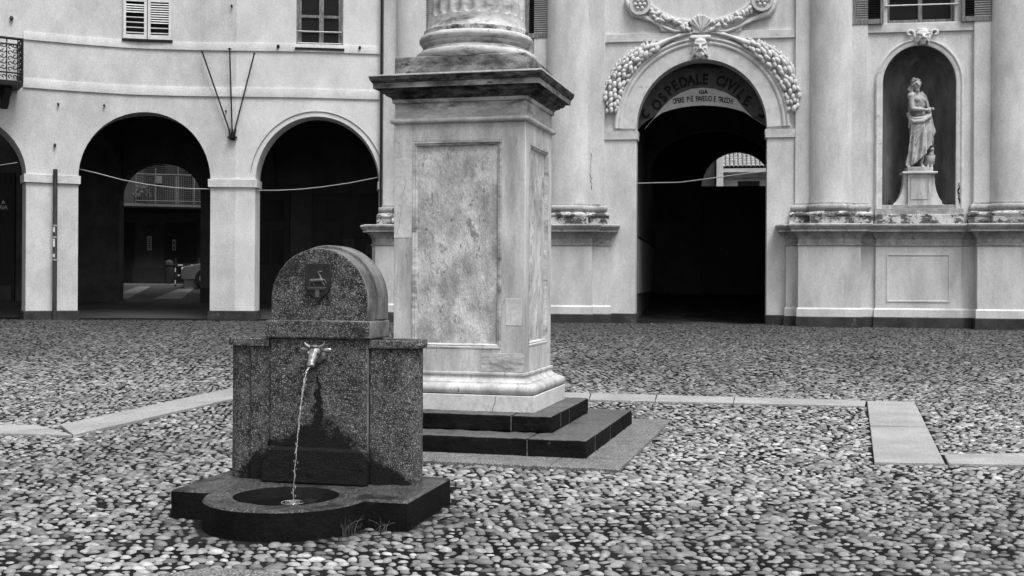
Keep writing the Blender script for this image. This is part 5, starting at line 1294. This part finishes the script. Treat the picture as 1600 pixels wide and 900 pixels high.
    Bq = Vector(CW(cs(1435), dP, z0)); T2 = thing('statue_pedestal', 'small pale pedestal with concave scrolled sides under the niche statue', 'pedestal', Bq)
    sc = cs(1435.5, dP+.2); f2 = lambda s, d, z: tuple(np.array(CW(s, d, z))-np.array(Bq))
    w0 = cs(1453, dP+.25)-cs(1416, dP+.25)
    m = MB(); m.box((sc-w0/2, dP-.2, z0), (sc+w0/2, dP+.25, zt-.05), f2); m.build('block', M_['marble'], T2, bevel=.006)
    m = MB(); m.sweep([(sc-w0/2+.06, z0+.14), (sc-w0/2+.06, zt-.12), (sc+w0/2-.06, zt-.12), (sc+w0/2-.06, z0+.14)], [(0, dP+.24), (0, dP+.262), (-.02, dP+.262), (-.02, dP+.24)], lambda u, v, w_: f2(u, w_, v), closed=True); m.build('panel_frame', M_['statue'], T2)
    m = MB(); hw = cs(1463, dP+.2)-sc; m.box((sc-hw, dP-.25, zt-.05), (sc+hw, dP+.33, zt), f2); m.build('cap_slab', M_['stucco'], T2, bevel=.012)
    for sg in (-1, 1):
        P = [(w0/2, z0), (w0/2+.36, z0), (w0/2+.33, z0+.04)]+[(w0/2+.33-.25*math.sin(t*PI/2), z0+.04+(zt-.10-z0-.04)*(1-math.cos(t*PI/2))**.9) for t in (.2, .4, .6, .8, 1)]+[(w0/2+.08, zt-.052), (w0/2, zt-.052)]
        m = MB(); m.prism([(sc+sg*u, v) for u, v in P], dP-.15, dP+.17, lambda u, v, w_: f2(u, w_, v)); m.build('side_scroll', M_['stucco'], T2, bevel=.008)
        m = MB(); P2 = [f2(sc+sg*(w0/2+.30), dP+.05, z0+.03+.0), ]
    for sg in (-1, 1):
        bxs = sc+sg*.62; o = MB(); rnd = random.Random(8)
        for i in range(9): o.ell((rnd.uniform(-.07, .07), rnd.uniform(-.05, .05), rnd.uniform(0.02, .10)), rnd.uniform(.03, .05), seg=8, rings=6)
        tag(o.build('moss_clump', M_['backdark'], loc=CW(bxs, dP+.1, z0)), ('dark clump of debris at the left foot of the niche pedestal', 'dark clump of debris at the right foot of the niche pedestal')[sg > 0], 'debris', 'debris in the niche')
build_statue()

# ============================================================ SMALL THINGS ON THE WALLS
def small(mb, name, m, label, cat, ref, group=None, **k):
    o = mb.build(name, M_[m], **k); o.location = (0, 0, 0); return tag(o, label, cat, group)
# drainpipe standing at the first pier
s_ = as_(84.5); mb = MB(); base = AW(s_, .12, 0); zt = az(84, 265)
mb.tube([(0, 0, .56), (0, 0, .9), (0, 0, 2.2), (0, 0, zt)], .055, 14)
mb.tube([(0, 0, .5), (0, 0, .60)], .085, 14)
T = thing('drainpipe', 'tall rusty drainpipe standing against the arcade pier left of the car passage', 'pipe', (base[0], base[1], 0)); mb.build('pipe', M_['rust'], T)
for z in (az(84, 353), az(84, 371), az(84, 406)):
    m = MB(); m.lathe([(.056, -.02), (.066, -.018), (.066, .018), (.056, .02)], c=(0, 0, z), seg=16); m.build('clamp', M_['cable'], T)
for z, h in ((az(84, 363), .12), (az(84, 386), .2), (az(84, 402), .08)):
    m = MB(); m.lathe([(.0575, 0), (.0575, h)], c=(0, 0, z), seg=10, a0=-2.2, a1=-1.2); m.build('torn_sticker', M_['white_paint'], T)
# flagpole holder of three rods
bse = AW(as_(362.5), .08, az(362, 212)); T = thing('flag_bracket', 'three thin iron rods fanning up from a bracket between the two arches', 'flag holder', bse)
for (px, py, d) in ((316, 83, .9), (358.5, 78, 1.0), (397, 85.5, .9)):
    e_ = Vector(AW(as_(px), .16, az(px, py)))-Vector(bse)
    m = MB(); m.tube([(0.0+.03*(px-358)/40, 0, .0), tuple(e_)], .019, 8); m.ell(tuple(e_), .03, seg=8, rings=6)
    m.build('rod', M_['iron'], T)
m = MB(); m.box((-.11, -.05, -.07), (.11, .07, -.03)); 
for x in (-.08, 0, .08): m.tube([(x*.6, 0, -.04), (x, 0, .16)], .028, 8)
m.box((-.05, .03, -.12), (.05, .08, .05)); m.build('bracket', M_['iron'], T)
m = MB(); e_ = Vector(AW(as_(358.5), .16, az(358.5, 78)))-Vector(bse); m.box(tuple(e_+Vector((-.05, -.01, -.02))), tuple(e_+Vector((.05, .01, .0)))); m.build('cross_pin', M_['iron'], T)
# cables across the arches
def cable(pts, r, label, Yfn, extra=None):
    P = []
    for i in range(25):
        t = i/24; k = t*(len(pts)-1); j = min(int(k), len(pts)-2); f = k-j
        P.append(at(np.interp(t, np.linspace(0, 1, len(pts)), [p[0] for p in pts]), np.interp(t, np.linspace(0, 1, len(pts)), [p[1] for p in pts]), Yfn(t)))
    mb = MB(); mb.tube(P, r, 6)
    if extra: extra(mb, P)
    tag(mb.build('cable', M_['cable']), label, 'cable', 'cables slung across the openings')
cable([(122, 264), (150, 270.5), (190, 281), (230, 288.5), (270, 293), (300, 295), (327, 295.3)], .013, 'slack pale cable across the arch with the back street', lambda t: 29.95+.4*t)
cable([(398, 297.5), (430, 297.5), (465, 296), (500, 292.5), (545, 286), (590, 277)], .013, 'pale cable sagging across the arch behind the fountain', lambda t: 30.5+.3*t)
cable([(-30, 262), (0, 258), (26, 254)], .011, 'short pale cable in the leftmost arch', lambda t: 28.8+.2*t)
def knot(mb, P): mb.tube([(P[8][0]+.04*math.cos(a), P[8][1], P[8][2]-.03+.04*math.sin(a)) for a in np.linspace(0, 6.2, 12)], .01, 6)
cable([(993, 286.5), (1028, 285.5), (1061, 285), (1100, 280), (1150, 273), (1197, 267.5)], .013, 'pale cable with a small knot across the portal opening', lambda t: 29.8-.75*t)
# wall hooks and insulators
for i, (px, py, r, lab) in enumerate([(15, 29, .045, 'pale hook in the plaster above the iron balcony'), (89, 163, .03, 'small nail head over the left shoulder of the car passage arch'), (161, 165, .028, 'small nail head just above the car passage arch'), (84, 227, .035, 'pale bolt head above the pier that carries the drainpipe'), (360, 10, .03, 'dark bolt head high above the three iron rods'), (352, 174, .025, 'tiny bolt head left of the three iron rods'), (433, 73, .04, 'dark insulator on the ledge left of the timber window'), (560, 75, .035, 'dark insulator on the ledge right of the timber window')]):
    m = MB(); c = AW(as_(px), .05, az(px, py)); m.ell((0, 0, 0), (r, r*1.2, r*1.3), seg=10, rings=7); m.caps_((0, 0, -.01), (0, .05, -.02), r*.4, r*.4)
    tag(m.build('wall_hook', M_['iron'] if i > 2 and i != 3 else M_['backwall'], loc=c), lab, 'hook', 'fixings on the arcade wall')
print('script done', len(bpy.data.objects))
